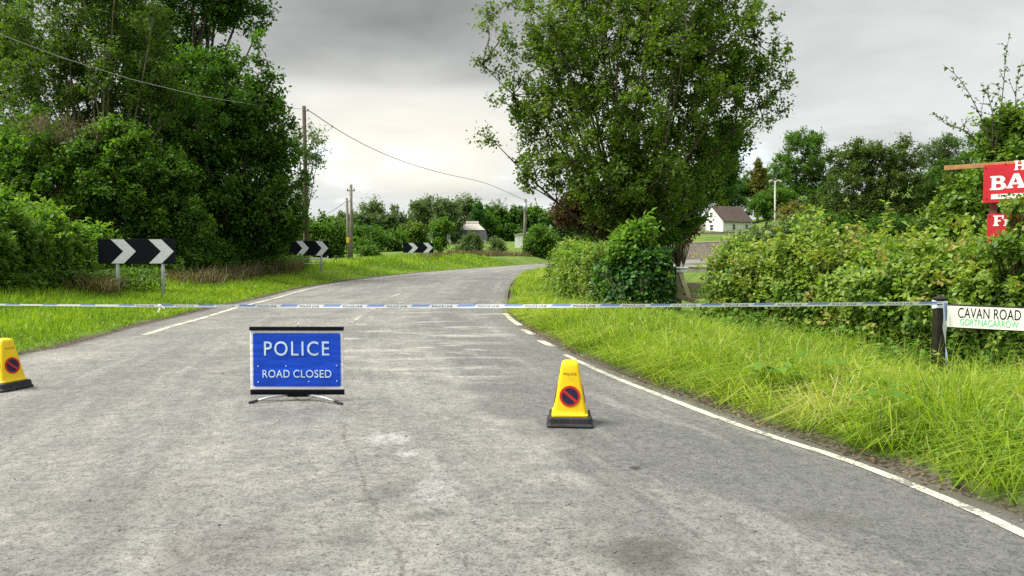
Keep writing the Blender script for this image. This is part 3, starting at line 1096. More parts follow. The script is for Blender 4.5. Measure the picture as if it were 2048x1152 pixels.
def outline_mesh(loops, w, h, thick=0.002):
    cu = bpy.data.curves.new('outline', 'CURVE')
    cu.dimensions = '2D'
    cu.fill_mode = 'BOTH'
    cu.extrude = 0.01
    for lp in loops:
        sp = cu.splines.new('POLY')
        sp.points.add(len(lp) - 1)
        for p, (x, y) in zip(sp.points, lp):
            p.co = (x, y, 0, 1)
        sp.use_cyclic_u = True
    return fit(curve_mesh(cu), w, h, thick)


def arc(cx, cy, rx, ry, a0, a1, n=8):
    return [(cx + rx * math.cos(math.radians(a0 + (a1 - a0) * i / n)), cy + ry * math.sin(math.radians(a0 + (a1 - a0) * i / n))) for i in range(n + 1)]


def round_rect(w, h, r, n=5):
    return arc(w / 2 - r, h / 2 - r, r, r, 0, 90, n) + arc(-w / 2 + r, h / 2 - r, r, r, 90, 180, n) + arc(-w / 2 + r, -h / 2 + r, r, r, 180, 270, n) + arc(w / 2 - r, -h / 2 + r, r, r, 270, 360, n)


def place(name, me, mat, parent, loc, rot=None):
    o = bpy.data.objects.new(name, me)
    COL.objects.link(o)
    me.materials.append(mat)
    o.parent = parent
    o.location = loc
    if rot is not None:
        o.rotation_euler = rot
    return o


# ------------------------------------------------------------------ police road-closed sign
def build_police_sign():
    Y = 6.80
    mpp = Y / F_PX
    foot = ground_px(592, 805)
    t = empty('road_closed_sign', (px(594, 720, Y).x, Y, 0.008), 'blue POLICE ROAD CLOSED roll-up sign on splayed legs in the road', 'road sign')
    W, Hs = 188 * mpp, 121 * mpp
    zc = px(594, 720.5, Y).z - 0.008

    def wave(P):
        P2 = np.column_stack([P[:, 0] * 1.2, P[:, 2] * 9.0, np.zeros(len(P))])
        return 0.0045 * vnoise(P2, 1.6, 21) + 0.0022 * vnoise(P2 * np.array([2.2, 2.2, 1]), 2.1, 22)

    def sheet(w, h, nx, nz, y0, loop=None, dz0=0.0):
        xs, zs = np.linspace(-w / 2, w / 2, nx), np.linspace(-h / 2, h / 2, nz)
        gx, gzz = np.meshgrid(xs, zs)
        P = np.column_stack([gx.ravel(), np.zeros(gx.size), gzz.ravel()])
        if loop:                                               # pull the corners in to a radius
            r = loop
            ax, az = np.abs(P[:, 0]) - (w / 2 - r), np.abs(P[:, 2]) - (h / 2 - r)
            m_ = (ax > 0) & (az > 0)
            ll = np.sqrt(np.maximum(ax, 0) ** 2 + np.maximum(az, 0) ** 2)
            mx = np.maximum(ax, az)
            f = np.where(m_ & (ll > 1e-9), mx / np.maximum(ll, 1e-9), 1.0)
            P[:, 0] = np.where(m_, np.sign(P[:, 0]) * (w / 2 - r + ax * f), P[:, 0])
            P[:, 2] = np.where(m_, np.sign(P[:, 2]) * (h / 2 - r + az * f), P[:, 2])
        P[:, 1] = y0 + wave(P + np.array([0, 0, dz0]))
        i = np.arange(nx * nz).reshape(nz, nx)
        a, b, c, d = i[:-1, :-1].ravel(), i[:-1, 1:].ravel(), i[1:, 1:].ravel(), i[1:, :-1].ravel()
        return np_mesh('sheet', P, np.concatenate([np.stack([a, b, c], 1), np.stack([a, c, d], 1)]))

    me = sheet(W, Hs, 70, 60, 0)
    sh = place('sheet', me, M_WHITE, t, (0, 0, zc))
    sol = sh.modifiers.new('thickness', 'SOLIDIFY')
    sol.thickness = 0.002
    sol.offset = -1
    me = sheet(176 * mpp, 108 * mpp, 70, 56, -0.0045, 0.018, 0.004)
    place('blue_panel', me, M_BLUE, sh, (0, 0, 0.004))
    for body, w, h, dz, wt, sp, dx in (('POLICE', 131 * mpp, 29 * mpp, (720.5 - 696.5) * mpp, 0.003, 1.18, 0.0), ('ROAD', 54.5 * mpp, 15.5 * mpp, (720.5 - 747.5) * mpp, 0.002, 1.06, -41.7 * mpp),
                               ('CLOSED', 76.5 * mpp, 15.5 * mpp, (720.5 - 747.5) * mpp, 0.002, 1.06, 31.2 * mpp)):
        lm = text_mesh(body, w, h, wt, 0.0016, sp)
        co = np.empty(len(lm.vertices) * 3, np.float32)
        lm.vertices.foreach_get('co', co)
        co = co.reshape(-1, 3)
        q = co.copy()
        q[:, 2] += dz
        q[:, 0] += dx
        co[:, 1] += wave(q) - 0.0085
        lm.vertices.foreach_set('co', co.ravel())
        place('lettering', lm, M_SIGN_TEXT, sh, (dx, 0, dz))
    for (u, v) in ((516, 732.5), (572, 732), (674, 731), (516, 764), (618, 763), (674, 762)):
        mb = MB()
        mb.rings([[(0.006 * math.cos(a) * k, yy, 0.006 * math.sin(a) * k) for a in [i * math.pi / 4 for i in range(8)]] for yy, k in ((0, 1), (-0.005, 0.9))])
        o = mb.build('eyelet', M_SIGN_TEXT, None)
        o.parent = sh
        q = np.array([[(u - 594) * mpp, 0, (720.5 - v) * mpp]])
        o.location = (q[0, 0], wave(q)[0] - 0.0055, q[0, 2])
    for nm, v, h in (('top_rail', 656.5, 7.5), ('bottom_rail', 783, 6.5), ('bottom_rail', 788.6, 3.6)):
        mb = MB().box((0, 0, 0), (W + 0.004, 0.03, h * mpp))
        o = mb.build(nm, M_BLACK, None, bevel=0.004)
        o.parent = t
        o.location = (0, 0.002 if v < 788 else 0.008, zc + (720.5 - v) * mpp)
    # spring mast behind, with its knob above the rail
    MB().tube([(0, 0.03, 0.07), (0, 0.03, zc + 70 * mpp)], 0.008, 8).build('mast', M_STEEL, None).parent = t
    mb = MB().tube([(0.01, 0.028, zc + 66 * mpp), (0.01, 0.028, zc + 70 * mpp)], 0.003, 6)
    mb.tube([(0.01, 0.028, zc + 70 * mpp), (0.01, 0.028, zc + 73 * mpp), (0.01, 0.028, zc + 75 * mpp)], [0.003, 0.008, 0.003], 8)
    mb.build('knob', M_WHITE, None).parent = t
    zb = zc + (720.5 - 791) * mpp
    MB().box((0, 0.03, zb - 0.005), (0.20, 0.05, 0.03)).build('leg_bracket', M_BLACK, None, bevel=0.004).parent = t
    feet = [(ground_px(500, 810).x, ground_px(500, 810).y), (ground_px(683, 812).x, ground_px(683, 812).y), (px(540, 780, 7.15).x, 7.35), (px(650, 780, 7.15).x, 7.35)]
    for k, (fx, fy) in enumerate(feet):
        a = Vector(((-1 if k % 2 == 0 else 1) * (0.09 if k < 2 else 0.04), 0.015 if k < 2 else 0.05, zb - 0.002))
        b = Vector((fx - t.location.x, fy - Y, 0.014))
        mid = a.lerp(b, 0.5) + Vector((0, 0, 0.012))
        g = MB().tube([a, mid, b], 0.010, 8).build('leg', M_STEEL, None, smooth=True)
        g.parent = t
        f = MB().tube([b.lerp(mid, 0.42), b.lerp(mid, 0.2), b + (b - mid).normalized() * 0.012], [0.012, 0.013, 0.012], 8).build('rubber_foot', M_RUBBER, None)
        f.parent = g


build_police_sign()


# ------------------------------------------------------------------ no-waiting cones
def build_cone(label, x, y, rz):
    t = empty('no_waiting_cone', (x, y, 0.012), label, 'traffic cone', 'police cones standing on the road', rz)

    def sq(h, r, z):
        return [(p[0], p[1], z) for p in round_rect(2 * h, 2 * h, r, 4)]
    base = MB().rings([sq(0.180, 0.03, 0.0), sq(0.183, 0.03, 0.012), sq(0.172, 0.03, 0.03), sq(0.168, 0.03, 0.066), sq(0.160, 0.03, 0.076), sq(0.11, 0.02, 0.077)])
    base.build('base', M_RUBBER, None, smooth=False).parent = t
    body = MB().rings([sq(0.142, 0.02, 0.0775), sq(0.142, 0.02, 0.090), sq(0.131, 0.022, 0.100), sq(0.126, 0.024, 0.13), sq(0.1105, 0.024, 0.22), sq(0.075, 0.02, 0.425), sq(0.067, 0.02, 0.475),
                       sq(0.060, 0.02, 0.490), sq(0.042, 0.016, 0.501), sq(0.02, 0.01, 0.503)])
    bo = body.build('cone_body', M_YELLOW, None)
    bo.parent = t
    for p in bo.data.polygons:
        p.use_smooth = True
    bo.data.set_sharp_from_angle(angle=math.radians(40))
    z0, h0, z1, h1 = 0.13, 0.126, 0.425, 0.075
    tilt = math.atan((h0 - h1) / (z1 - z0))
    r = 0.081
    for k in range(4):
        a = k * math.pi / 2
        rm = Matrix.Rotation(a, 4, 'Z')

        def on_face(z, off):
            h = h0 + (h1 - h0) * (z - z0) / (z1 - z0)
            return rm @ Vector((0, -h - off, z))
        rot = (rm @ Matrix.Rotation(-tilt, 4, 'X')).to_euler()
        me = outline_mesh([arc(0, 0, 1, 1, 0, 352.5, 47)], 2 * r, 2 * r, 0.003)
        ro = place('roundel', me, M_RED, bo, on_face(0.235, 0.003), rot)
        # navy halves either side of the slanted bar
        ri, hb = 0.78, 0.13
        a0 = math.degrees(math.asin(hb / ri))
        halves = []
        for s in (1, -1):
            pts = arc(0, 0, ri, ri, a0, 180 - a0, 20)
            pts = [(q[0] * math.cos(math.radians(-40)) - s * q[1] * math.sin(math.radians(-40)), q[0] * math.sin(math.radians(-40)) + s * q[1] * math.cos(math.radians(-40))) for q in pts]
            halves.append(pts)
        ext = [q for h in halves for q in h]
        w = (max(q[0] for q in ext) - min(q[0] for q in ext)) * r
        hh = (max(q[1] for q in ext) - min(q[1] for q in ext)) * r
        place('roundel_field', outline_mesh(halves, w, hh, 0.0024), M_NAVY, ro, (0, -0.002, 0))
        place('lettering', text_mesh('POLICE', 0.10, 0.019, 0.0, 0.001), M_CONE_TEXT, bo, on_face(0.405, 0.0012), rot)
    return t


g = ground_px(1140, 845)
build_cone('yellow no-waiting cone nearest the edge line, beside the grass verge', g.x * 0.985, 5.93, math.radians(-4))
g = ground_px(8, 776)
build_cone('yellow no-waiting cone cut by the picture edge, left of the blue sign', -5.06, 7.42, math.radians(-16))


# ------------------------------------------------------------------ chevron boards
def build_chevron(label, u0, u1, v0, v1, depth, posts, vfoot, rails=False, turn=0.0):
    mpp = depth / F_PX
    uc = (u0 + u1) / 2
    top = px(uc, v0, depth)
    bot = px(uc, v1, depth)
    W, H = (u1 - u0) * mpp, (v1 - v0) * mpp
    zg = min(gz(px(posts[0], vfoot, depth).x, depth), gz(px(posts[1], vfoot, depth).x, depth))
    t = empty('chevron_sign', (bot.x, depth, zg), label, 'road sign', 'bend chevron boards along the far verge', turn)
    zc = (top.z + bot.z) / 2 - zg
    MB().box((0, 0, 0), (W, 0.03, H)).build('board', M_BLACK, None, bevel=0.004).parent = t
    bd = t.children[-1]
    bd.location = (0, 0, zc)
    th, pt = 0.30 * W / 2 * 1.0, 0.33 * W / 2
    for k in (0.0, 1.0):
        # arrow pointing right: stroke th wide, tip pt further on
        x0 = -W * 0.5 + W * (0.17 + 0.49 * k)
        hh = H * 0.485
        s, tp = 0.165 * W, 0.16 * W
        lp = [(x0, hh), (x0 + s, hh), (x0 + s + tp, 0), (x0 + s, -hh), (x0, -hh), (x0 + tp, 0)]
        me = outline_mesh([lp], s + tp, 2 * hh, 0.004)
        place('chevron', me, M_CHEV, bd, (x0 + (s + tp) / 2, -0.018, 0))
    for pu in posts:
        xx = (pu - uc) * mpp
        MB().tube([(xx, 0.05, -0.3), (xx, 0.05, zc + H * 0.45)], 0.045 if depth < 30 else 0.055, 10).build('post', M_STEEL, None, smooth=True).parent = t
    if rails:
        for vv in (517.8, 527.5):
            zz = px(uc, vv, depth).z - zg
            xa, xb = (posts[0] - uc) * mpp, (posts[1] - uc) * mpp
            MB().tube([(xa, 0.05, zz), (xb, 0.05, zz)], 0.025, 8).build('cross_rail', M_STEEL, None, smooth=True).parent = t


build_chevron('black and white double chevron board closest to the yellow cone', 197, 351, 478, 527.5, 19.8, (233, 324), 590)
build_chevron('chevron board with cross rails in front of the tall pole', 579, 658, 481.5, 511.5, 37.0, (593, 642), 545, True)
build_chevron('smallest and farthest chevron board, before the field', 806, 867, 485.5, 505.5, 57.0, (820.5, 855), 520)


# ------------------------------------------------------------------ poles and wires
def build_pole(name, label, u, vt, ub, depth, r, mat, group=None, arm=False, band=None):
    top = px(u, vt, depth)
    xb = px(ub, 520, depth).x
    zb = gz(xb, depth)
    t = empty(name, (xb, depth, zb), label, 'utility pole', group)
    MB().tube([(xb, depth, zb - 0.4), ((xb + top.x) / 2, depth, (zb + top.z) / 2), (top.x, depth, top.z)], [r, r * 0.92, r * 0.8], 10).build('pole', mat, t, smooth=True)
    if arm:
        MB().box((top.x, depth - 0.05, top.z - 0.5), (0.62, 0.08, 0.08)).build('cross_arm', mat, t)
        for k in (-0.26, 0.26):
            MB().tube([(top.x + k, depth - 0.05, top.z - 0.45), (top.x + k, depth - 0.05, top.z - 0.32)], [0.05, 0.03], 8).build('insulator', M_BLACK, t)
    else:
        MB().tube([(top.x + r, depth - 0.02, top.z - 0.28), (top.x + r + 0.10, depth - 0.02, top.z - 0.28), (top.x + r + 0.12, depth - 0.02, top.z - 0.18)], 0.025, 6).build('bracket', M_BLACK, t)
    if band:
        zz = px(u, band, depth).z
        MB().box((xb * 0.5 + top.x * 0.5, depth - r - 0.015, zz), (0.22, 0.02, 0.42)).build('marker_plate', M_MARKER, t)
    return top


P1 = build_pole('utility_pole', 'tall dark timber pole carrying a wire, behind the cross-railed chevron board', 608, 212, 614.5, 42, 0.125, M_POLE_DARK)
P2 = build_pole('utility_pole', 'taller of the two pale poles standing close together by the field', 702, 369, 703, 60, 0.13, M_POLE, 'paired poles', True)
P3 = build_pole('utility_pole', 'shorter of the paired pale poles, with a yellow plate', 693.5, 396, 698.5, 57, 0.12, M_POLE, 'paired poles', False, 480)
P4 = build_pole('utility_pole', 'pale pole with a box at its top, beside the round bush beyond the bend', 1051, 398, 1048, 88, 0.19, M_POLE, None)
tpole = [o for o in bpy.data.objects if o.get('label', '').startswith('pale pole with a box')][0]
MB().tube([(P4.x - 0.05, 87.6, P4.z - 1.5), (P4.x - 0.05, 87.6, P4.z - 0.5)], 0.26, 10).build('transformer_box', M_STEEL, tpole, smooth=True)
PL = build_pole('street_lamp', 'pale lamp column on the hillside with a spread pale head', 1550, 362, 1550, 120, 0.16, plain('lamp_column', (0.42, 0.40, 0.36), 0.6))
tl = [o for o in bpy.data.objects if o.name.startswith('street_lamp')][0]
tl['category'] = 'street lamp'
for k in (-1, 1):
    MB().tube([(PL.x, 120, PL.z - 0.2), (PL.x + k * 0.5, 120, PL.z + 0.12), (PL.x + k * 0.95, 119.9, PL.z - 0.12)], [0.10, 0.12, 0.2], 8).build('lamp_head', M_COPING, tl)


def wire(label, pts, r, group=None, mat=None):
    t = MB().tube(pts, r, 5).build('overhead_wire', mat or M_WIRE)
    tag(t, label, 'wire', group)


def sag(a, b, s, n=24):
    a, b = Vector(a), Vector(b)
    return [a.lerp(b, i / n) - Vector((0, 0, s * 4 * (i / n) * (1 - i / n))) for i in range(n + 1)]


w1 = [P1 + Vector((0, -0.05, -0.15)), px(560, 217.5, 36), px(400, 192, 26.5), px(260, 158, 21.5), px(120, 114, 18.6), px(0, 69, 16.8), px(-300, -60, 13.5)]
ws = []
for i in range(len(w1) - 1):
    ws += [w1[i].lerp(w1[i + 1], k / 4) for k in range(4)]
ws.append(w1[-1])
wire('thin wire running from the tall dark pole across the big trees', ws, 0.010, None, plain('wire_grey', (0.28, 0.28, 0.26), 0.5))
w2 = [P1 + Vector((0.16, -0.02, -0.18)), px(700, 277, 50), px(800, 323, 60), px(900, 351, 72), px(970, 363, 80), P4 + Vector((0, 0, -0.2))]
q = []
for i in range(len(w2) - 1):
    q += [w2[i].lerp(w2[i + 1], k / 4) for k in range(4)]
q.append(w2[-1])
# smooth the polyline a little
for _ in range(4):
    q = [q[0]] + [(q[i - 1] + q[i] * 2 + q[i + 1]) / 4 for i in range(1, len(q) - 1)] + [q[-1]]
wire('sagging wire from the tall dark pole to the pole beyond the bend', q, 0.022)
wire('short wire running off from the paired poles towards the trees', sag(P3 + Vector((0, 0, -0.2)), px(560, 440, 70), 0.8), 0.018)


# ------------------------------------------------------------------ road-name plate
def build_nameplate():
    yl, yr = 7.95, 7.50
    A = px(1879, 765, yl)
    zg = gz(A.x, yl)
    t = empty('street_name_sign', (A.x, yl, zg), 'white CAVAN ROAD street nameplate on two black posts before the hedge', 'street sign')
    left_top = px(1880, 590, yl)
    w = 18 * yl / F_PX

    def post(cx, cy, ztop):
        mb = MB()
        rz = 0.0
        rings = []
        for z, h in ((zg - 0.3, w / 2 * 1.15), (zg + 0.05, w / 2 * 1.12), (ztop - 0.05, w / 2), (ztop - 0.048, w / 2 * 1.18), (ztop - 0.035, w / 2 * 1.18), (ztop, 0.006)):
            rings.append([(cx + sx * h, cy + sy * h, z) for sx, sy in ((-1, -1), (1, -1), (1, 1), (-1, 1))])
        mb.rings(rings)
        return mb.build('post', M_POST_BLACK, t, bevel=0.004)
    post(left_top.x, yl, left_top.z)
    L = px(1893, 632, yl - 0.04)
    R = px(2066, 645, yr - 0.04)
    post(R.x + 0.05, yr, px(2066, 612, yr).z)
    d = (R - L)
    length = Vector((d.x, d.y, 0)).length
    ang = math.atan2(d.y, d.x)
    pt = px(1893, 608, yl - 0.04).z
    pb = px(1893, 655.5, yl - 0.04).z
    h = pt - pb
    cen = (L + R) / 2
    zc = (pt + pb) / 2
    # the plate runs level; the photograph's slope is its perspective
    me = MB().box((0, 0, 0), (length, 0.02, h)).build('plate', M_POST_BLACK, None, bevel=0.003)
    me.parent = t
    me.location = Vector((cen.x, cen.y, zc)) - t.location
    me.rotation_euler = (0, 0, ang)
    face = outline_mesh([round_rect(1, 1, 0.02)], length - 0.014, h - 0.028, 0.004)
    fo = place('plate_face', face, M_NAME_WHITE, me, (0, -0.011, -0.002))
    ppm = F_PX / 7.7
    tl_ = text_mesh('CAVAN ROAD', length * 0.725, h * 0.42, 0.0, 0.002, 1.04)
    place('lettering', tl_, M_BLACK, fo, (0.002, -0.0032, h * 0.17))
    tl2 = text_mesh('GORTNACARROW', length * 0.675, h * 0.27, 0.0, 0.002, 1.02)
    place('lettering', tl2, M_NAME_GREEN, fo, (0.002, -0.0032, -h * 0.21))
    return Vector((left_top.x, yl, left_top.z)), w


POST_TOP, POST_W = build_nameplate()


# ------------------------------------------------------------------ police tape
def build_tape():
    a = Vector((POST_TOP.x - POST_W / 2, POST_TOP.y - 0.05, px(1870, 606.5, 7.9).z))
    b = px(-190, 607.2, 10.2)
    t = empty('police_tape', ((a.x + b.x) / 2, (a.y + b.y) / 2, (a.z + b.z) / 2 - 0.03), 'blue and white police tape stretched across the whole road to the nameplate post', 'barrier tape')
    n = 260
    W0 = 0.041
    V, S, Q = [], [], []
    dvec = (b - a)
    L = dvec.length
    side = Vector((dvec.y, -dvec.x, 0)).normalized()            # sideways from the tape
    if side.y > 0:
        side = -side

    def frame(s):
        p = a.lerp(b, s / L) - Vector((0, 0, 0.035 * 4 * (s / L) * (1 - s / L)))
        tw = 0.35 * math.sin(s * 0.9) + 0.25 * math.sin(s * 2.3 + 1)
        if s > L * 0.70:
            tw += 0.9 * min(1, (s - L * 0.70) / 0.8)
        up = (Vector((0, 0, 1)) * math.cos(tw) + side * math.sin(tw))
        return p, up, tw
    for i in range(n + 1):
        s = L * i / n
        p, up, tw = frame(s)
        for k in (-1, 0, 1):
            V.append(tuple(p + up * (k * W0 / 2)))
            S.append(s)
            Q.append((k + 1) / 2)
    T = []
    for i in range(n):
        for k in (0, 1):
            j = i * 3 + k
            T += [(j, j + 3, j + 4), (j, j + 4, j + 1)]
    m_, nt, bs = new_mat('police_tape_film')
    s_ = nt.attr('run').outputs['Fac']
    w_ = nt.attr('across').outputs['Fac']
    ph = nt.m('MODULO', nt.m('ADD', s_, nt.m('MULTIPLY', w_, 0.05)), 0.56)
    blue = nt.m('MULTIPLY', nt.m('LESS_THAN', ph, 0.22), nt.m('GREATER_THAN', w_, 0.38))
    c = nt.mix(blue, (0.80, 0.83, 0.88), (0.25, 0.34, 0.70))
    nt.put(bs.inputs['Base Color'], c)
    bs.inputs['Roughness'].default_value = 0.3
    tr = nt.node('ShaderNodeBsdfTranslucent')
    nt.put(tr.inputs['Color'], c)
    mx = nt.node('ShaderNodeMixShader')
    mx.inputs[0].default_value = 0.35
    nt.l.new(bs.outputs[0], mx.inputs[1])
    nt.l.new(tr.outputs[0], mx.inputs[2])
    nt.l.new(mx.outputs[0], nt.n['Material Output'].inputs['Surface'])
    link('tape_band', np_mesh('tape_band', np.array(V), np.array(T), {'run': np.array(S), 'across': np.array(Q)}), t, m_)
    # printed words on the white lengths
    proto = text_mesh('POLICE LINE', 0.25, 0.022, 0.0, 0.0006)
    for k in range(int(L / 0.56)):
        s = k * 0.56 + 0.37
        p, up, tw = frame(s)
        if abs(tw) > 0.75 or s > L - 0.3:
            continue
        me = proto.copy()
        co = np.empty(len(me.vertices) * 3, np.float32)
        me.vertices.foreach_get('co', co)
        co = co.reshape(-1, 3)
        out = []
        for c3 in co:
            p, up, tw = frame(s - c3[0])
            nrm = up.cross(dvec.normalized())
            if nrm.y > 0:
                nrm = -nrm
            out.append(p + up * float(c3[2]) + nrm * (0.0016 - float(c3[1])))
        me.vertices.foreach_set('co', np.array([tuple(v) for v in out], np.float32).ravel())
        me.update()
        link('lettering', me, t, M_BLACK)
    # turns round the post and the loose end hanging down
    h = POST_W / 2 + 0.006
    cx, cy = POST_TOP.x, POST_TOP.y
    for dz, tilt in ((0.0, 0.004), (-0.028, -0.006)):
        pts = [(-h, -h), (h, -h), (h, h), (-h, h)]
        mb = MB()
        zz = a.z + dz
        mb.rings([[(cx + x_, cy + y_, zz - 0.02 + tilt * i) for i, (x_, y_) in enumerate(pts)], [(cx + x_, cy + y_, zz + 0.02 + tilt * i) for i, (x_, y_) in enumerate(pts)]], False, False)
        mb.build('tape_turn', m_tail, t)
    V, S, Q = [], [], []
    nseg = 60
    start = Vector((cx + h + 0.018, cy - h - 0.006, a.z + 0.03))
    end = px(1899, 768, 7.86)
    ref = [px(1890, 606, 7.87), px(1890, 640, 7.87), px(1889.5, 665, 7.87), px(1892, 700, 7.87), px(1894, 735, 7.86), end]
    for i in range(nseg + 1):
        f = i / nseg * (len(ref) - 1)
        j = min(int(f), len(ref) - 2)
        p = ref[j].lerp(ref[j + 1], f - j)
        tw = 0.5 * math.sin(i * 0.16) if i < 18 else 0.5 * math.sin(i * 0.16) + (i - 18) * 0.10
        w = (0.052 if i < 20 else max(0.022, 0.052 - (i - 20) * 0.0035)) / 2
        dd = Vector((math.cos(tw), math.sin(tw), 0))
        for k in (-1, 0, 1):
            V.append(tuple(p + dd * (k * w)))
            S.append(i * 0.0147)
            Q.append((k + 1) / 2)
    T = []
    for i in range(nseg):
        for k in (0, 1):
            j = i * 3 + k
            T += [(j, j + 3, j + 4), (j, j + 4, j + 1)]
    link('loose_end', np_mesh('loose_end', np.array(V), np.array(T), {'run': np.array(S), 'across': np.array(Q)}), t, m_)
    # the knot with its tails
    kp = px(323, 609, 9.55)
    s_at = (kp.x - a.x) / (b.x - a.x) * L
    kp, _, _ = frame(s_at)
    mb = MB()
    mb.tube([kp + Vector((-0.02, -0.01, 0)), kp + Vector((0.0, -0.012, 0.004)), kp + Vector((0.02, -0.01, 0))], [0.012, 0.018, 0.012], 7)
    mb.build('knot', M_WHITE, t)
    mb = MB()
    mb.add([kp + Vector(v) for v in ((0.0, -0.02, 0.0), (0.022, -0.02, 0.0), (0.006, -0.028, -0.05), (-0.014, -0.028, -0.05), (-0.012, -0.03, -0.085), (-0.034, -0.03, -0.08))], [(0, 1, 2, 3), (3, 2, 4, 5)])
    mb.build('knot_tail', M_WHITE, t)
    mb = MB()
    mb.add([kp + Vector(v) for v in ((0.01, -0.018, 0.0), (0.03, -0.018, 0.006), (0.065, -0.022, -0.02), (0.05, -0.022, -0.028), (0.075, -0.024, -0.05))], [(0, 1, 2, 3), (3, 2, 4)])
    mb.build('knot_tail', M_WHITE, t)
    # the stake that holds the far end
    zg = gz(b.x, b.y)
    st = empty('wooden_stake', (b.x, b.y, zg), 'plain wooden stake in the verge holding the far end of the tape', 'stake')
    MB().box((b.x - 0.03, b.y, zg + 0.35), (0.05, 0.05, 1.3)).build('shaft', M_TIMBER_OLD, st, bevel=0.004)


m_tail = plain('tape_film_white', (0.62, 0.68, 0.80), 0.35, 0.2, 30)
build_tape()


# ------------------------------------------------------------------ red boards on the timber post
def glyphs():
    sl = 0.13
    H = [[(0, 0), (0.36, 0), (0.36, sl), (0.28, sl), (0.28, 0.42), (0.62, 0.42), (0.62, sl), (0.54, sl), (0.54, 0), (0.9, 0), (0.9, sl), (0.82, sl), (0.82, 0.87), (0.9, 0.87), (0.9, 1), (0.54, 1), (0.54, 0.87),
          (0.62, 0.87), (0.62, 0.58), (0.28, 0.58), (0.28, 0.87), (0.36, 0.87), (0.36, 1), (0, 1), (0, 0.87), (0.08, 0.87), (0.08, sl), (0, sl)]]
    B = [[(0, 0), (0.55, 0)] + arc(0.55, 0.28, 0.32, 0.28, -90, 60, 10) + arc(0.52, 0.75, 0.29, 0.25, -50, 90, 10) + [(0, 1), (0, 0.88), (0.09, 0.88), (0.09, 0.12), (0, 0.12)],
         [(0.33, 0.86), (0.46, 0.86)] + arc(0.46, 0.735, 0.11, 0.125, 80, -80, 8) + [(0.33, 0.61)],
         [(0.33, 0.43), (0.48, 0.43)] + arc(0.48, 0.285, 0.13, 0.145, 80, -80, 8) + [(0.33, 0.14)]]
    A = [[(0, 0), (0.36, 0), (0.36, 0.12), (0.29, 0.12), (0.33, 0.25), (0.62, 0.25), (0.66, 0.12), (0.58, 0.12), (0.58, 0), (1.02, 0), (1.02, 0.12), (0.93, 0.12), (0.63, 1.0), (0.38, 1.0), (0.09, 0.12), (0, 0.12)],
         [(0.375, 0.38), (0.575, 0.38), (0.475, 0.72)]]
    Fl = [[(0, 0), (0.42, 0), (0.42, 0.12), (0.32, 0.12), (0.32, 0.42), (0.55, 0.42), (0.55, 0.56), (0.32, 0.56), (0.32, 0.87), (0.62, 0.87), (0.62, 0.68), (0.74, 0.68), (0.74, 1), (0, 1), (0, 0.88), (0.09, 0.88), (0.09, 0.12), (0, 0.12)]]
    r = [[(0, 0), (0.40, 0), (0.40, 0.11), (0.30, 0.11), (0.30, 0.40), (0.36, 0.50), (0.46, 0.50), (0.46, 0.42), (0.58, 0.42), (0.58, 0.68), (0.40, 0.68), (0.30, 0.58), (0.30, 0.66), (0, 0.66), (0, 0.55), (0.09, 0.55), (0.09, 0.11), (0, 0.11)]]
    return H, B, A, Fl, r


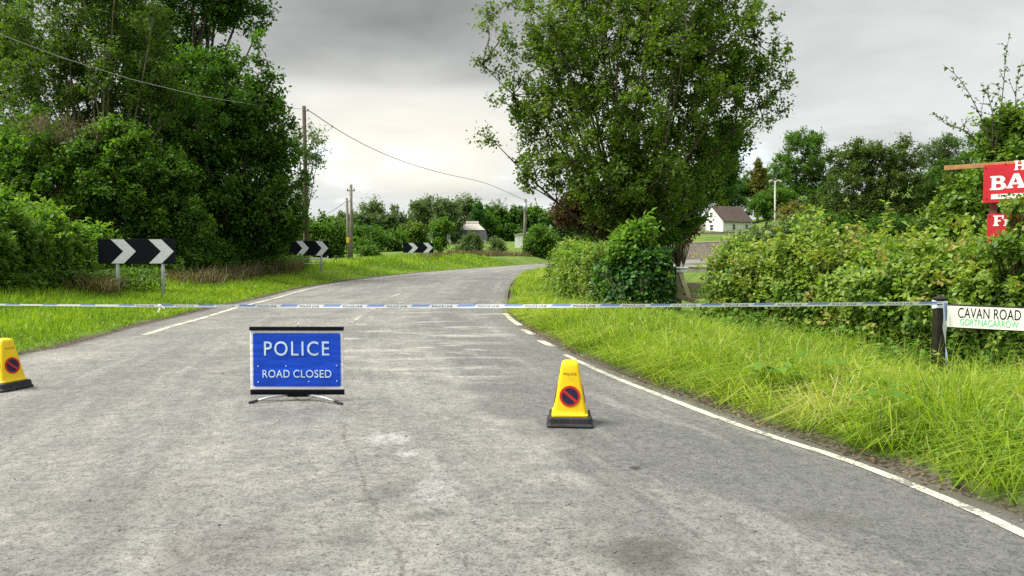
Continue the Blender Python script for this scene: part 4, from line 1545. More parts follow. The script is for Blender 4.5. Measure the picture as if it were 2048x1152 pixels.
def build_red_sign():
    """boards on a timber frame set at an angle to the road: the right-hand end is the nearer one"""
    H, B, A, Fl, r = glyphs()
    x0, y0, x1, y1 = 5.05, 8.75, 5.62, 8.22
    L = math.hypot(x1 - x0, y1 - y0)
    yaw = math.atan2(y1 - y0, x1 - x0)
    zg = gz(x0, y0)
    t = empty('red_notice_board', (x0, y0, zg), 'red board with white lettering on a timber frame rising from the hedge', 'notice board', None, yaw)

    def loc(u, v):
        a, b = (u - 1024) / F_PX, (576 - v) / F_PX
        dy, dz = b * _SP + _CP, b * _CP - _SP
        k = a / dy
        q = (k * y0 - x0) / ((x1 - x0) - k * (y1 - y0))
        yy = y0 + q * (y1 - y0)
        return q * L, EYE + dz * yy / dy - zg

    def box(nm, u0, u1, v0, v1, um, depth, mat, off, bev=0.003):
        """a board whose left and right edges are at u0 and u1; its height is read at um"""
        s0, s1 = loc(u0, (v0 + v1) / 2)[0], loc(u1, (v0 + v1) / 2)[0]
        zt, zb = loc(um, v0)[1], loc(um, v1)[1]
        o = MB().box((0, 0, 0), (s1 - s0, depth, zt - zb)).build(nm, mat, None, bevel=bev)
        o.parent = t
        o.location = ((s0 + s1) / 2, off, (zt + zb) / 2)
        return o

    def on(parent, u0, u1, v0, v1, loops, mat, nm='lettering', lift=0.0):
        um = (u0 + u1) / 2
        s0, s1 = loc(u0, (v0 + v1) / 2)[0], loc(u1, (v0 + v1) / 2)[0]
        zt, zb = loc(um, v0)[1], loc(um, v1)[1]
        me = outline_mesh(loops, s1 - s0, zt - zb, 0.002)
        return place(nm, me, mat, parent, ((s0 + s1) / 2 - parent.location.x, -0.0092 - lift, (zt + zb) / 2 - parent.location.z))
    box('batten', 1888, 2110, 331.5, 340.5, 1888, 0.04, M_BATTEN, 0.022)
    sp, _ = loc(1984, 420)
    zt = loc(1984, 325)[1]
    MB().box((sp, 0.07, (zt - 0.3) / 2), (0.07, 0.05, zt + 0.3)).build('post', M_BATTEN_RED, None, bevel=0.004).parent = t
    bo = box('board', 1967, 2112, 330.5, 406.5, 1968, 0.015, M_SIGN_RED, -0.012)
    on(bo, 2029.5, 2051, 321, 340, H, M_NAME_WHITE)
    on(bo, 1981, 2013, 352, 380, B, M_NAME_WHITE)
    on(bo, 2013, 2054, 347, 376, A, M_NAME_WHITE)
    on(bo, 1983, 2072, 387, 397, [[(0, 0), (1, 0), (1, 1), (0, 1)]], M_NAME_WHITE, 'white_band')
    on(bo, 1997, 2012, 388.5, 393.5, [arc(0, 0, 0.5, 1, 40, 320, 10) + arc(0, 0, 0.25, 0.5, 320, 40, 8), [(0.7, -1), (1.1, -1), (1.1, 0.6), (0.7, 0.6)], [(1.3, -0.8), (2.6, -0.8), (2.6, 0.4), (1.3, 0.4)]], M_BLACK, 'lettering', 0.0022)
    b2 = box('board', 1974.5, 2112, 428.5, 490, 1975, 0.015, M_SIGN_RED, -0.012)
    b2['label'] = 'lower red board partly hidden by leaves'
    on(b2, 1987, 2008, 431, 452, Fl, M_NAME_WHITE)
    on(b2, 2008, 2023, 438, 452, r, M_NAME_WHITE)
    for u, v in ((1980, 432), (1974, 398), (1972, 336), (2012, 328)):
        s_, z_ = loc(u, v)
        MB().tube([(s_, -0.018, z_), (s_, -0.026, z_)], 0.007, 6).build('nail', M_RUBBER, None).parent = t


M_BATTEN_RED = plain('red_stained_timber', (0.24, 0.085, 0.06), 0.8, 0.2, 9, 0.2)
build_red_sign()


# ------------------------------------------------------------------ buildings
def window(t, c, w, h, rz, wall_off=0.03):
    """sash window: frame with a pane and glazing bars, facing -Y before the turn"""
    rot = Matrix.Rotation(rz, 4, 'Z')
    mb = MB()
    for (x_, z_, sx, sz) in ((-w / 2, 0, 0.08, h), (w / 2, 0, 0.08, h), (0, h / 2, w + 0.08, 0.08), (0, -h / 2, w + 0.14, 0.09), (0, 0, w, 0.06)):
        mb.box(Vector(c) + rot @ Vector((x_, -0.02, z_)), (sx, 0.10, sz), rot)
    fr = mb.build('window', M_WHITE, t)
    MB().box(Vector(c) + rot @ Vector((0, 0.01, 0)), (w - 0.02, 0.05, h - 0.02), rot).build('pane', M_GLASS_DARK, fr)
    return fr


def build_white_house():
    D = 150.0
    c = px(1446, 465, D)
    zb = c.z - 0.1
    t = empty('white_house', (c.x, D, zb), 'white gabled house with brown tiled roof on the hillside', 'house')
    mpp = D / F_PX
    # local frame: corner at origin, gable runs back to the left, long side runs to the right
    ga = math.radians(180 - 40)
    la = math.radians(30)
    gd = Vector((math.cos(ga), math.sin(ga), 0))
    ld = Vector((math.cos(la), math.sin(la), 0))
    gd = Vector((-ld.y, ld.x, 0))
    gw = 40 * mpp / abs(gd.x) if abs(gd.x) > 0.2 else 7.0
    gw = 6.4
    ll = 8.2
    ev, rd = 2.45, 5.45
    o = Vector((c.x, D, zb))
    A, Bp, Cp, Dp = o, o + ld * ll, o + ld * ll + gd * gw, o + gd * gw
    Z = Vector((0, 0, 1))
    mid0, mid1 = (A + Dp) / 2, (Bp + Cp) / 2
    mb = MB()
    mb.add([A - Z, Bp - Z, Cp - Z, Dp - Z, A + Z * ev, Bp + Z * ev, Cp + Z * ev, Dp + Z * ev, mid0 + Z * rd, mid1 + Z * rd],
           [(0, 1, 5, 4), (1, 2, 6, 9, 5), (2, 3, 7, 6), (3, 0, 4, 8, 7)])
    mb.build('wall', M_RENDER, t)
    ov, th = 0.35, 0.18
    rb = MB()
    for (e0, e1, out) in ((A, Bp, -gd), (Dp, Cp, gd)):
        sl = (rd - ev) / (gw / 2)
        lo0 = e0 + out * ov - ld * 0.2 + Z * (ev - sl * ov)
        lo1 = e1 + out * ov + ld * 0.2 + Z * (ev - sl * ov)
        r0, r1 = mid0 - ld * 0.2 + Z * rd, mid1 + ld * 0.2 + Z * rd
        h = Z * th
        vs = [lo0 + Z * 0.02, lo1 + Z * 0.02, r1 + Z * 0.02, r0 + Z * 0.02, lo0 + h, lo1 + h, r1 + h, r0 + h]
        rb.add(vs, [(0, 1, 2, 3), (4, 7, 6, 5), (0, 4, 5, 1), (1, 5, 6, 2), (2, 6, 7, 3), (3, 7, 4, 0)])
    roof = rb.build('roof', M_ROOF, t)
    # windows: long side and gable
    for f in (0.36, 0.8):
        window(t, o + ld * ll * f - gd * 0.02 + Z * 1.25, 0.75, 1.15, la)
    gz_ = math.atan2(gd.y, gd.x) + math.pi
    window(t, o + gd * gw * 0.48 - ld * 0.02 + Z * 1.15, 0.9, 1.2, gz_)
    window(t, o + gd * gw * 0.5 - ld * 0.02 + Z * 3.75, 0.8, 1.0, gz_)
    # porch at the far end of the gable
    po = o + gd * gw * 1.02 - ld * 1.2
    MB().box(po + Z * 1.0, (2.4, 2.2, 2.2), Matrix.Rotation(la, 4, 'Z')).build('porch', M_RENDER, t)
    pr = MB()
    pc = po + Z * 2.1
    R = Matrix.Rotation(la, 4, 'Z')
    pr.add([pc + R @ Vector(v) for v in ((-1.4, -1.3, 0.02), (1.4, -1.3, 0.02), (1.4, 1.3, 0.02), (-1.4, 1.3, 0.02), (0, -1.3, 1.4), (0, 1.3, 1.4))], [(0, 1, 4), (1, 2, 5, 4), (2, 3, 5), (3, 0, 4, 5), (0, 3, 2, 1)])
    pr.build('porch_roof', M_ROOF, t)
    MB().box(po + R @ Vector((-0.3, -1.12, 0.95)), (0.9, 0.06, 1.9), R).build('door', M_DOOR, t)
    return t


build_white_house()


def build_cottage():
    D = 135.0
    mpp = D / F_PX
    c = px(948, 494, D)
    zb = c.z
    t = empty('thatched_cottage', (c.x, D, zb), 'white cottage with pale upper roof and dark lower roof behind bushes', 'house')
    hw, hd = 46 * mpp / 2 + 1.4, 2.6
    Z = lambda v: px(948, v, D).z

    def ring(w0, w1, d_, z):
        return [(c.x + w0, D - d_, z), (c.x + w1, D - d_, z), (c.x + w1, D + d_, z), (c.x + w0, D + d_, z)]
    x0, x1 = px(905, 0, D).x - c.x, px(975, 0, D).x - c.x
    MB().rings([ring(x0 + 0.3, x1 - 0.3, hd, zb - 0.6), ring(x0 + 0.3, x1 - 0.3, hd, Z(477))]).build('wall', M_RENDER, t)
    MB().rings([ring(x0, x1, hd + 0.4, Z(479)), ring(px(914, 0, D).x - c.x, px(971, 0, D).x - c.x, hd - 0.6, Z(461))]).build('lower_roof', M_SLATE, t)
    up = MB().rings([ring(px(916, 0, D).x - c.x, px(970.5, 0, D).x - c.x, hd - 0.5, Z(460.6)), ring(px(932, 0, D).x - c.x, px(955, 0, D).x - c.x, 0.5, Z(446.5))]).build('roof', M_THATCH_PALE, t)
    MB().rings([ring(px(930, 0, D).x - c.x, px(957, 0, D).x - c.x, 0.6, Z(446.3)), ring(px(931, 0, D).x - c.x, px(956, 0, D).x - c.x, 0.4, Z(442.5))]).build('ridge_cap', M_COPING, up)
    for u in (925, 962):
        window(t, Vector((px(u, 0, D).x, D - hd - 0.02, Z(485.5))), 0.8, 0.8, 0)
    # long low white outbuilding seen between the trees
    D2 = 128.0
    c2 = px(882, 500, D2)
    t2 = empty('white_outbuilding', (c2.x, D2, c2.z), 'low white outbuilding glimpsed left of the cottage', 'outbuilding')
    MB().box((c2.x, D2, c2.z + 0.7), (36 * D2 / F_PX, 3, 2.3)).build('wall', M_RENDER, t2)
    rb = MB()
    w2 = 38 * D2 / F_PX / 2
    zt = c2.z + 1.86
    rb.add([(c2.x - w2, D2 - 1.8, zt), (c2.x + w2, D2 - 1.8, zt), (c2.x + w2, D2 + 1.8, zt), (c2.x - w2, D2 + 1.8, zt), (c2.x - w2, D2, zt + 1.2), (c2.x + w2, D2, zt + 1.2)],
           [(0, 1, 5, 4), (2, 3, 4, 5), (0, 4, 3), (1, 2, 5), (0, 3, 2, 1)])
    rb.build('roof', M_SLATE, t2)
    # shed by the pole
    D3 = 112.0
    c3 = px(1039, 497, D3)
    t3 = empty('white_shed', (c3.x, D3, c3.z), 'small white shed with grey roof beside the pale pole', 'shed')
    w3 = 18 * D3 / F_PX
    MB().box((c3.x + 0.4, D3 + 1, c3.z + 0.7), (w3 + 0.8, 2.4, 2.5)).build('wall', M_RENDER, t3)
    zt = c3.z + 1.95
    rb = MB()
    rb.add([(c3.x - w3 / 2 - 0.15, D3 - 0.4, zt), (c3.x + w3 / 2 + 1, D3 - 0.4, zt + 0.25), (c3.x + w3 / 2 + 1, D3 + 2.4, zt + 0.25), (c3.x - w3 / 2 - 0.15, D3 + 2.4, zt),
            (c3.x - w3 / 2 - 0.15, D3 - 0.4, zt + 0.15), (c3.x + w3 / 2 + 1, D3 - 0.4, zt + 0.6), (c3.x + w3 / 2 + 1, D3 + 2.4, zt + 0.6), (c3.x - w3 / 2 - 0.15, D3 + 2.4, zt + 0.15)],
           [(0, 3, 2, 1), (4, 5, 6, 7), (0, 1, 5, 4), (1, 2, 6, 5), (2, 3, 7, 6), (3, 0, 4, 7)])
    rb.build('roof', M_COPING, t3)
    MB().box((c3.x + 0.1, D3 - 0.22, c3.z + 0.65), (0.9, 0.06, 1.9)).build('door', M_WHITE, t3)


build_cottage()


def stone_wall(label, p0, p1, h0, h1, thick=0.35, zpos=None):
    """low wall with a pale coping, following the ground between two points"""
    n = 10
    pts = [Vector(p0).lerp(Vector(p1), i / n) for i in range(n + 1)]
    m = pts[n // 2]
    t = empty('stone_wall', (m.x, m.y, gz(m.x, m.y)), label, 'wall')
    d = (pts[-1] - pts[0])
    s = Vector((-d.y, d.x, 0)).normalized() * thick / 2
    body, cop = [], []
    for i, p in enumerate(pts):
        zt = p.z
        zb = min(gz(p.x, p.y), zt) - 0.6
        a, b = Vector((p.x, p.y, 0)) + s, Vector((p.x, p.y, 0)) - s
        body.append([(a.x, a.y, zb), (b.x, b.y, zb), (b.x, b.y, zt), (a.x, a.y, zt)])
        a, b = Vector((p.x, p.y, 0)) + s * 1.25, Vector((p.x, p.y, 0)) - s * 1.25
        cop.append([(a.x, a.y, zt + 0.003), (b.x, b.y, zt + 0.003), (b.x, b.y, zt + 0.11), (a.x, a.y, zt + 0.11)])
    MB().rings(body).build('masonry', M_STONE, t)
    MB().rings(cop).build('coping', M_COPING, t)


stone_wall('low stone wall with pale coping beyond the garden gate', px(1330, 533, 46), px(1470, 536, 44), 0, 0)
stone_wall('dark retaining wall below the white house garden', px(1330, 488, 112), px(1470, 482, 108), 0, 0)
stone_wall('grey garden wall directly in front of the white house', px(1380, 466, 142), px(1540, 462, 140), 0, 0)

# tarmac drive climbing beyond the gate
dv = []
for (ua, ub_, v, y) in ((1330, 1480, 536, 49), (1340, 1480, 524, 60), (1350, 1480, 508, 78), (1350, 1470, 496, 100)):
    for u in (ua, ub_):
        p = px(u, v, y)
        dv.append((p.x, p.y, gz(p.x, p.y) + 0.05))
me = bpy.data.meshes.new('driveway')
me.from_pydata(dv, [], [(0, 1, 3, 2), (2, 3, 5, 4), (4, 5, 7, 6)])
tag(link('driveway', me, None, M_DRIVE), kind='structure')


def build_gate():
    Y = 15.3
    p = px(1356, 600, Y)
    zg = gz(p.x, Y)
    t = empty('garden_gate', (p.x, Y, zg), 'old broken timber gate in the gap between the two hedges', 'gate')
    zt = px(1356, 545, Y).z
    MB().box((p.x, Y, (zg - 0.2 + zt) / 2), (0.13, 0.13, zt - zg + 0.2)).build('gate_post', M_TIMBER_OLD, t, bevel=0.008)
    x2 = px(1418, 600, Y).x
    for v in (571, 592):
        zz = px(1356, v, Y).z
        MB().box(((p.x + x2) / 2, Y - 0.02, zz), (x2 - p.x, 0.04, 0.11), Matrix.Rotation(0.03, 4, 'Y')).build('rail', M_TIMBER_OLD, t, bevel=0.006)
    a, b = px(1360, 546, Y), px(1377, 598, Y)
    d = b - a
    MB().box((a + b) / 2 + Vector((0, -0.07, 0)), (0.09, 0.03, d.length), Matrix.Rotation(math.atan2(d.x, d.z), 4, 'Y')).build('brace', M_BATTEN_PALE, t, bevel=0.006)
    a, b = px(1336, 586, Y), px(1398, 606, Y)
    d = b - a
    MB().box((a + b) / 2 + Vector((0, -0.13, 0)), (d.length, 0.03, 0.10), Matrix.Rotation(-math.atan2(d.z, d.x), 4, 'Y')).build('fallen_rail', M_TIMBER_OLD, t, bevel=0.006)
    bx = empty('letter_box', (px(1362, 539, Y).x, Y - 0.02, zt), 'small pale box standing on the gate post', 'letter box')
    c = px(1362, 539.5, Y)
    MB().box((c.x, Y - 0.02, c.z - 0.01), (0.23, 0.16, 0.09)).build('box_body', M_CHEV, bx, bevel=0.008)
    MB().box((c.x, Y - 0.02, c.z + 0.045), (0.26, 0.19, 0.02)).build('box_lid', M_WHITE, bx, bevel=0.004)


M_BATTEN_PALE = plain('pale_board', (0.50, 0.43, 0.31), 0.85, 0.2, 9, 0.2)
build_gate()


def stub(label, u, v, y, h, w):
    p = px(u, v, y)
    z = gz(p.x, y)
    t = empty('marker_post', (p.x, y, z), label, 'post', 'short timber marker posts on the verge')
    MB().box((p.x, y, z + h / 2 - 0.1), (w, w, h + 0.2)).build('post', M_POLE_DARK, t, bevel=0.01)
    MB().box((p.x, y, z + h + 0.015), (w * 1.3, w * 1.3, 0.03)).build('post_cap', M_POLE, t)


stub('short timber post with pale cap right of the cross-railed chevron board', 671.5, 540, 52, 0.42, 0.18)
stub('thin dark marker stump right of the paired pale poles', 723.5, 541, 56, 0.42, 0.13)


def field_gate():
    Y = 56.0
    a, b = px(596, 535, Y), px(656, 535, Y)
    zg = gz((a.x + b.x) / 2, Y)
    t = empty('field_gate', ((a.x + b.x) / 2, Y, zg), 'grey tubular field gate behind the cross-railed chevron board', 'gate')
    for k in (0.15, 0.4, 0.65, 0.95):
        MB().tube([(a.x, Y, zg + k), (b.x, Y, zg + k)], 0.03, 6).build('bar', M_STEEL, t)
    for x_ in (a.x, b.x):
        MB().tube([(x_, Y, zg - 0.2), (x_, Y, zg + 1.1)], 0.05, 8).build('upright', M_STEEL, t)


field_gate()

# ------------------------------------------------------------------ trees and hedges


def B(u, v, y):
    p = px(u, v, y)
    return (p.x, y, gz(p.x, y))


M_BRUSH = plain('dead_twig', (0.10, 0.072, 0.048), 0.9, 0.3)
TREES_L = 'roadside trees behind the chevron boards'
# the big tree beyond the garden hedge
plant('garden_tree', 'big spreading olive-green tree rising behind the garden hedge', 'tree', B(1262, 480, 24), [(1262, 190, 265, 200, 0), (1270, -10, 240, 150, 0.5), (1130, 90, 140, 140, -0.5), (1400, 90, 150, 130, 0.3),
      (1112, 325, 98, 100, 0), (1060, 370, 34, 40, 0), (1255, 370, 160, 112, -0.8), (1255, 330, 150, 130, -1.2), (1400, 300, 110, 120, 0.5), (1465, 165, 90, 95, 0), (1060, 240, 65, 95, 0.4), (1255, 430, 105, 55, -0.8)], 24, M_LEAF_OLIVE, 980, 15, 6, (0.11, 0.082), 0.58, 0.26,
      shell=0.52, fan=0.6, limbs=46, up=0.15, seed=11, limb_k=0.55, sprigs=[(965, 130, 0), (985, 30, 0), (980, 60, .4), (975, 270, 0), (990, 285, .3), (1000, 200, 0), (1570, 100, 0), (1545, 110, 0.3), (1560, 220, 0), (1535, 215, .5), (1530, 250, 0), (1575, 165, 0), (1545, 40, 0), (1510, 20, 0), (1530, 140, 0.2), (985, 110, 0), (1000, 150, 0.3), (975, 45, 0), (1550, 90, 0), (1540, 205, 0), (1505, 240, 0.3)])
plant('ash_tree', 'dark green tree close behind the right side of the big tree', 'tree', B(1335, 450, 60), [(1435, 330, 44, 75, 0), (1380, 385, 48, 42, 0), (1452, 280, 28, 45, 0)], 60, M_LEAF_DARK, 170, 22, 6, (0.22, 0.15), 1.1, 0.3, seed=12)
plant('laurel_shrub', 'light green leafy shrub under the right side of the big tree', 'shrub', B(1370, 500, 26), [(1345, 425, 60, 50, 0), (1310, 410, 60, 45, 0), (1320, 470, 40, 30, -1)], 26, M_LEAF_MID, 170, 20, 6, (0.13, 0.08), 0.45, 0.07, seed=13)
plant('copper_shrub', 'reddish brown shrub under the left side of the big tree', 'shrub', B(1190, 500, 27), [(1190, 440, 50, 35, 0), (1150, 420, 45, 35, 0)], 27, M_LEAF_COPPER, 120, 18, 6, (0.11, 0.07), 0.42, 0.06, seed=14)
plant('russet_shrub', 'small russet bush beside the drive under the tree', 'shrub', B(1365, 510, 30), [(1370, 455, 28, 30, 0)], 30, M_LEAF_COPPER, 60, 16, 6, (0.11, 0.07), 0.4, 0.05, seed=15)

# roadside trees on the left
plant('sycamore_tree', 'dense dark tree standing right behind the space between two chevron boards', 'tree', B(440, 500, 33), [(440, 380, 140, 110, 0), (420, 230, 130, 120, 0), (500, 270, 70, 110, 0.4), (360, 330, 100, 120, -0.6), (520, 420, 90, 85, 0), (545, 340, 50, 60, 0.4)], 33, M_LEAF_SYCAMORE,
      560, 19, 6, (0.16, 0.12), 0.75, 0.26, group=TREES_L, seed=21, limbs=26, sprigs=[(585, 300, 0), (560, 270, 0), (600, 410, 0), (598, 440, 0), (575, 250, 0.3), (605, 345, 0), (470, 110, 0), (490, 130, 0), (520, 90, 0), (517, 130, 0), (530, 160, .3), (545, 190, .2), (550, 230, 0), (545, 160, 0), (575, 330, 0), (590, 370, 0)])
plant('lime_tree', 'tall dark tree whose top leaves the frame, sky showing through it', 'tree', B(390, 480, 38), [(400, 20, 110, 60, 0), (300, 60, 110, 90, 0.5), (460, 10, 70, 45, 0), (350, 150, 120, 90, 0.4), (420, -90, 130, 90, 0)], 38, M_LEAF_DARK,
      340, 18, 6, (0.17, 0.13), 0.85, 0.24, group=TREES_L, seed=22, limbs=22, sprigs=[(530, 30, 0), (515, 55, 0), (500, 20, 0), (490, 65, 0), (525, 5, 0)])
plant('willow_tree', 'olive tree with many bare pale stems, second from the picture edge', 'tree', B(215, 470, 29.5), [(140, 60, 130, 110, 0), (240, 110, 120, 140, 0), (110, 190, 110, 120, 0), (290, 220, 75, 100, 0.2), (180, -60, 150, 90, 0), (200, 230, 90, 80, 0.5), (40, 120, 60, 80, 0.5)], 29.5, M_LEAF_OLIVE_DARK,
      380, 17, 6, (0.15, 0.09), 0.7, 0.13, M_BARK_PALE, TREES_L, limbs=44, fan=0.8, seed=23)
plant('ash_tree', 'dark tree at the very edge of the picture, behind the pale stems', 'tree', B(-30, 480, 35), [(0, 90, 70, 120, 0), (-40, 250, 100, 150, 0), (-120, 50, 160, 180, 0), (30, 330, 60, 80, 0.5)], 35, M_LEAF_DARK, 330, 17, 6, (0.17, 0.12), 0.8, 0.22, group=TREES_L, seed=24)
plant('hazel_bush', 'bright green bushy growth below the pale-stemmed tree', 'bush', B(90, 520, 27), [(90, 345, 110, 85, 0), (40, 400, 90, 80, 0), (180, 370, 100, 80, 0), (20, 470, 100, 60, -0.4), (50, 275, 80, 60, 0.4), (230, 300, 70, 60, 0.4)], 27, M_LEAF_MID, 400, 20, 6, (0.14, 0.10), 0.55, 0.10, group=TREES_L, seed=25)
plant('elder_bush', 'mid green bush behind the black board nearest the cone', 'bush', B(290, 520, 27.5), [(270, 385, 95, 75, 0), (330, 440, 90, 60, 0.3), (220, 450, 80, 60, 0), (330, 360, 60, 60, 0.6)], 27.5, M_LEAF_MID, 280, 20, 6, (0.13, 0.10), 0.5, 0.09, group=TREES_L, seed=26, tint_shift=-0.1)
plant('holly_bush', 'dark bush filling the foot of the dense tree', 'bush', B(480, 520, 33), [(440, 470, 130, 50, 0), (545, 450, 55, 60, 0.5), (380, 450, 70, 60, 0)], 33, M_LEAF_DARK, 250, 20, 6, (0.15, 0.11), 0.6, 0.10, group=TREES_L, seed=27)
plant('dead_brush', 'tangle of dead brown twigs caught in the trees below the pale stems', 'brush', B(140, 480, 26), [(120, 268, 95, 40, 0.8)], 26, M_DRY, 46, 4, 12, (0.10, 0.02), 0.7, 0.04, M_BRUSH, TREES_L, seed=28)
plant('sapling', 'wispy small-leaved sapling just behind the tall dark pole', 'tree', B(610, 480, 48), [(625, 300, 26, 55, 0), (590, 290, 28, 45, 0), (600, 380, 30, 50, 0)], 48, M_LEAF_GREY, 48, 14, 5, (0.16, 0.09), 0.75, 0.08, seed=29, shell=0.6)
plant('hawthorn_bush', 'rounded green bush left of the paired pale poles', 'bush', B(640, 520, 64), [(640, 475, 52, 42, 0), (660, 500, 34, 34, 0), (600, 470, 28, 40, 0)], 64, M_LEAF_MID, 190, 20, 5, (0.24, 0.17), 0.9, 0.12, seed=30, tint_shift=-0.1)
plant('thicket_bush', 'dark thicket running behind the paired pale poles', 'bush', B(730, 510, 92), [(735, 478, 42, 26, 0), (780, 482, 32, 22, 3), (725, 500, 22, 20, -10), (690, 470, 26, 26, 6)], 92, M_LEAF_MID, 170, 18, 5, (0.30, 0.2), 1.2, 0.12, seed=31, tint_shift=-0.15)
# undergrowth along the left verge
LV = [(px(-160, 0, 16.6).x, 16.6), (px(0, 0, 18.9).x, 18.9), (px(100, 0, 22.2).x, 22.2), (px(180, 0, 26.0).x, 26.0), (px(345, 0, 27.4).x, 27.4)][::-1]
hedge('bramble_bank', 'bank of brambles and nettles left of the big chevron board', 'bush', LV, [1.3, 1.4, 1.8, 2.1, 2.2], 1.8, M_LEAF_MID, 27000, (0.12, 0.085), 41, lump=0.5, tint_shift=0.06, sprays=260, spray_len=0.6)
LV2 = [(px(330, 0, 27).x, 27.0), (px(420, 0, 31).x, 31.0), (px(500, 0, 36).x, 36.0), (px(570, 0, 41).x, 41.0)][::-1]
hedge('bramble_bank', 'dark brambles behind the dead weeds between the chevron boards', 'bush', LV2, [1.6, 1.5, 1.5, 1.4], 1.6, M_LEAF_DARK, 16000, (0.13, 0.1), 42, lump=0.3)

# distance, left to centre
FAR = 'trees beyond the field'


def far_tree(name, label, u, v, ru, rv, d, mat, n=90, leaf=0.42, cl=1.5, shell=0.5, lv=16, seed=0, extra=None, shift=0.0, group=FAR, vb=500, bark=None):
    blobs = [(u, v, ru, rv, 0)] + (extra or [])
    return plant(name, label, 'tree', B(u, vb, d), blobs, d, mat, n, lv, 5, (leaf, leaf * 0.65), cl, 0.25, bark, group, limbs=12, seed=seed, shell=shell, tint_shift=shift)


far_tree('poplar_tree', 'thin pale tree with see-through crown, left of the far tree group', 745, 420, 28, 26, 165, M_LEAF_FAR, 75, 0.45, 1.5, 0.6, 10, 51, [(735, 450, 26, 24, 0)])
far_tree('poplar_tree', 'small thin pale tree beside the see-through one', 788, 425, 12, 20, 165, M_LEAF_FAR, 26, 0.42, 1.3, 0.6, 9, 52, [(790, 452, 16, 18, 0)])
far_tree('ash_tree', 'pale broad tree at the left of the far group behind the small chevron board', 845, 430, 30, 40, 140, M_LEAF_FAR, 150, 0.40, 1.5, 0.45, 16, 53, [(850, 465, 32, 25, 0)])
far_tree('ash_tree', 'pale feathery tree in the middle of the far group', 893, 432, 36, 36, 132, M_LEAF_FAR, 170, 0.38, 1.4, 0.45, 16, 54, [(890, 465, 36, 28, 0)])
far_tree('ash_tree', 'pale tree rising above the cottage roof', 940, 415, 30, 26, 160, M_LEAF_FAR, 110, 0.45, 1.5, 0.5, 14, 55, [(930, 445, 38, 30, 0)])
far_tree('ivy_clad_tree', 'dark ivy-covered trunk beside the cottage roof', 956, 430, 9, 30, 142, M_LEAF_IVY, 50, 0.4, 1.2, 0.5, 16, 56)
far_tree('birch_tree', 'almost bare thin tree right of the cottage', 997, 415, 18, 24, 150, M_LEAF_FAR, 16, 0.35, 1.2, 0.7, 4, 57)
far_tree('spruce_tree', 'dark trees closing the view right of the cottage', 985, 465, 22, 28, 145, M_LEAF_DARK, 110, 0.42, 1.4, 0.5, 16, 58, [(1015, 470, 26, 22, 0), (975, 450, 12, 25, 0)])
far_tree('yew_tree', 'dark low trees behind the white shed', 1045, 468, 34, 24, 150, M_LEAF_DARK, 100, 0.42, 1.4, 0.5, 16, 59, [(1060, 440, 30, 30, 0)], 0.1)
far_tree('rowan_tree', 'dark reddish-green tree behind the smallest chevron board', 825, 472, 30, 24, 110, M_LEAF_OLIVE, 100, 0.32, 1.1, 0.45, 16, 60, None, -0.1)
far_tree('hawthorn_tree', 'green tree with a dark pole trunk before the outbuilding', 880, 478, 18, 26, 82, M_LEAF_MID, 75, 0.22, 0.75, 0.5, 16, 61, [(885, 455, 22, 18, 0)], 0, None, 515)
plant('round_bush', 'round clipped bush beside the pole beyond the bend', 'bush', B(1082, 512, 84), [(1082, 485, 34, 32, 0)], 84, M_LEAF_MID, 150, 18, 5, (0.24, 0.16), 0.8, 0.1, seed=62)
plant('willow_bush', 'spreading willow bush in front of the cottage', 'bush', B(935, 518, 88), [(935, 502, 32, 18, 0), (945, 485, 18, 18, 0)], 88, M_LEAF_GREY, 130, 18, 5, (0.24, 0.12), 0.9, 0.1, seed=63, tint_shift=-0.2)
plant('willow_bush', 'small upright bush between cottage and shed', 'bush', B(995, 515, 90), [(995, 497, 16, 18, 0)], 90, M_LEAF_GREY, 60, 16, 5, (0.24, 0.12), 0.7, 0.08, seed=64, tint_shift=-0.1)
plant('gorse_bush', 'low dark bush right of the paired pale poles', 'bush', B(735, 530, 70), [(738, 512, 20, 18, 0), (752, 520, 12, 12, 0)], 70, M_LEAF_MID, 60, 16, 5, (0.2, 0.13), 0.7, 0.08, seed=65, tint_shift=-0.15)
plant('gorse_bush', 'small bush in the field left of the smallest chevron board', 'bush', B(797, 512, 95), [(797, 505, 11, 11, 0)], 95, M_LEAF_MID, 30, 16, 5, (0.24, 0.15), 0.7, 0.08, seed=66, tint_shift=-0.1)

hedge('hedgerow', 'dark hedgerow across the far side of the field left of the cottage', 'hedge', [(px(660, 0, 135).x, 135), (px(760, 0, 150).x, 150), (px(830, 0, 152).x, 152), (px(915, 0, 148).x, 148)][::-1], [4.5, 4.0, 4.5, 4.0], 4.0, M_LEAF_FAR, 15000, (0.42, 0.3), 48, lump=1.2, tint_shift=-0.3, sprays=200, spray_len=1.5)
hedge('hedgerow', 'dark hedgerow running behind the white shed and the round bush', 'hedge', [(px(965, 0, 150).x, 150), (px(1040, 0, 150).x, 150), (px(1130, 0, 146).x, 146), (px(1300, 0, 140).x, 140)][::-1], [5.5, 5.0, 5.5, 6.0], 4.0, M_LEAF_DARK, 15000, (0.42, 0.3), 49, lump=1.3, tint_shift=0.05, sprays=200, spray_len=1.5)
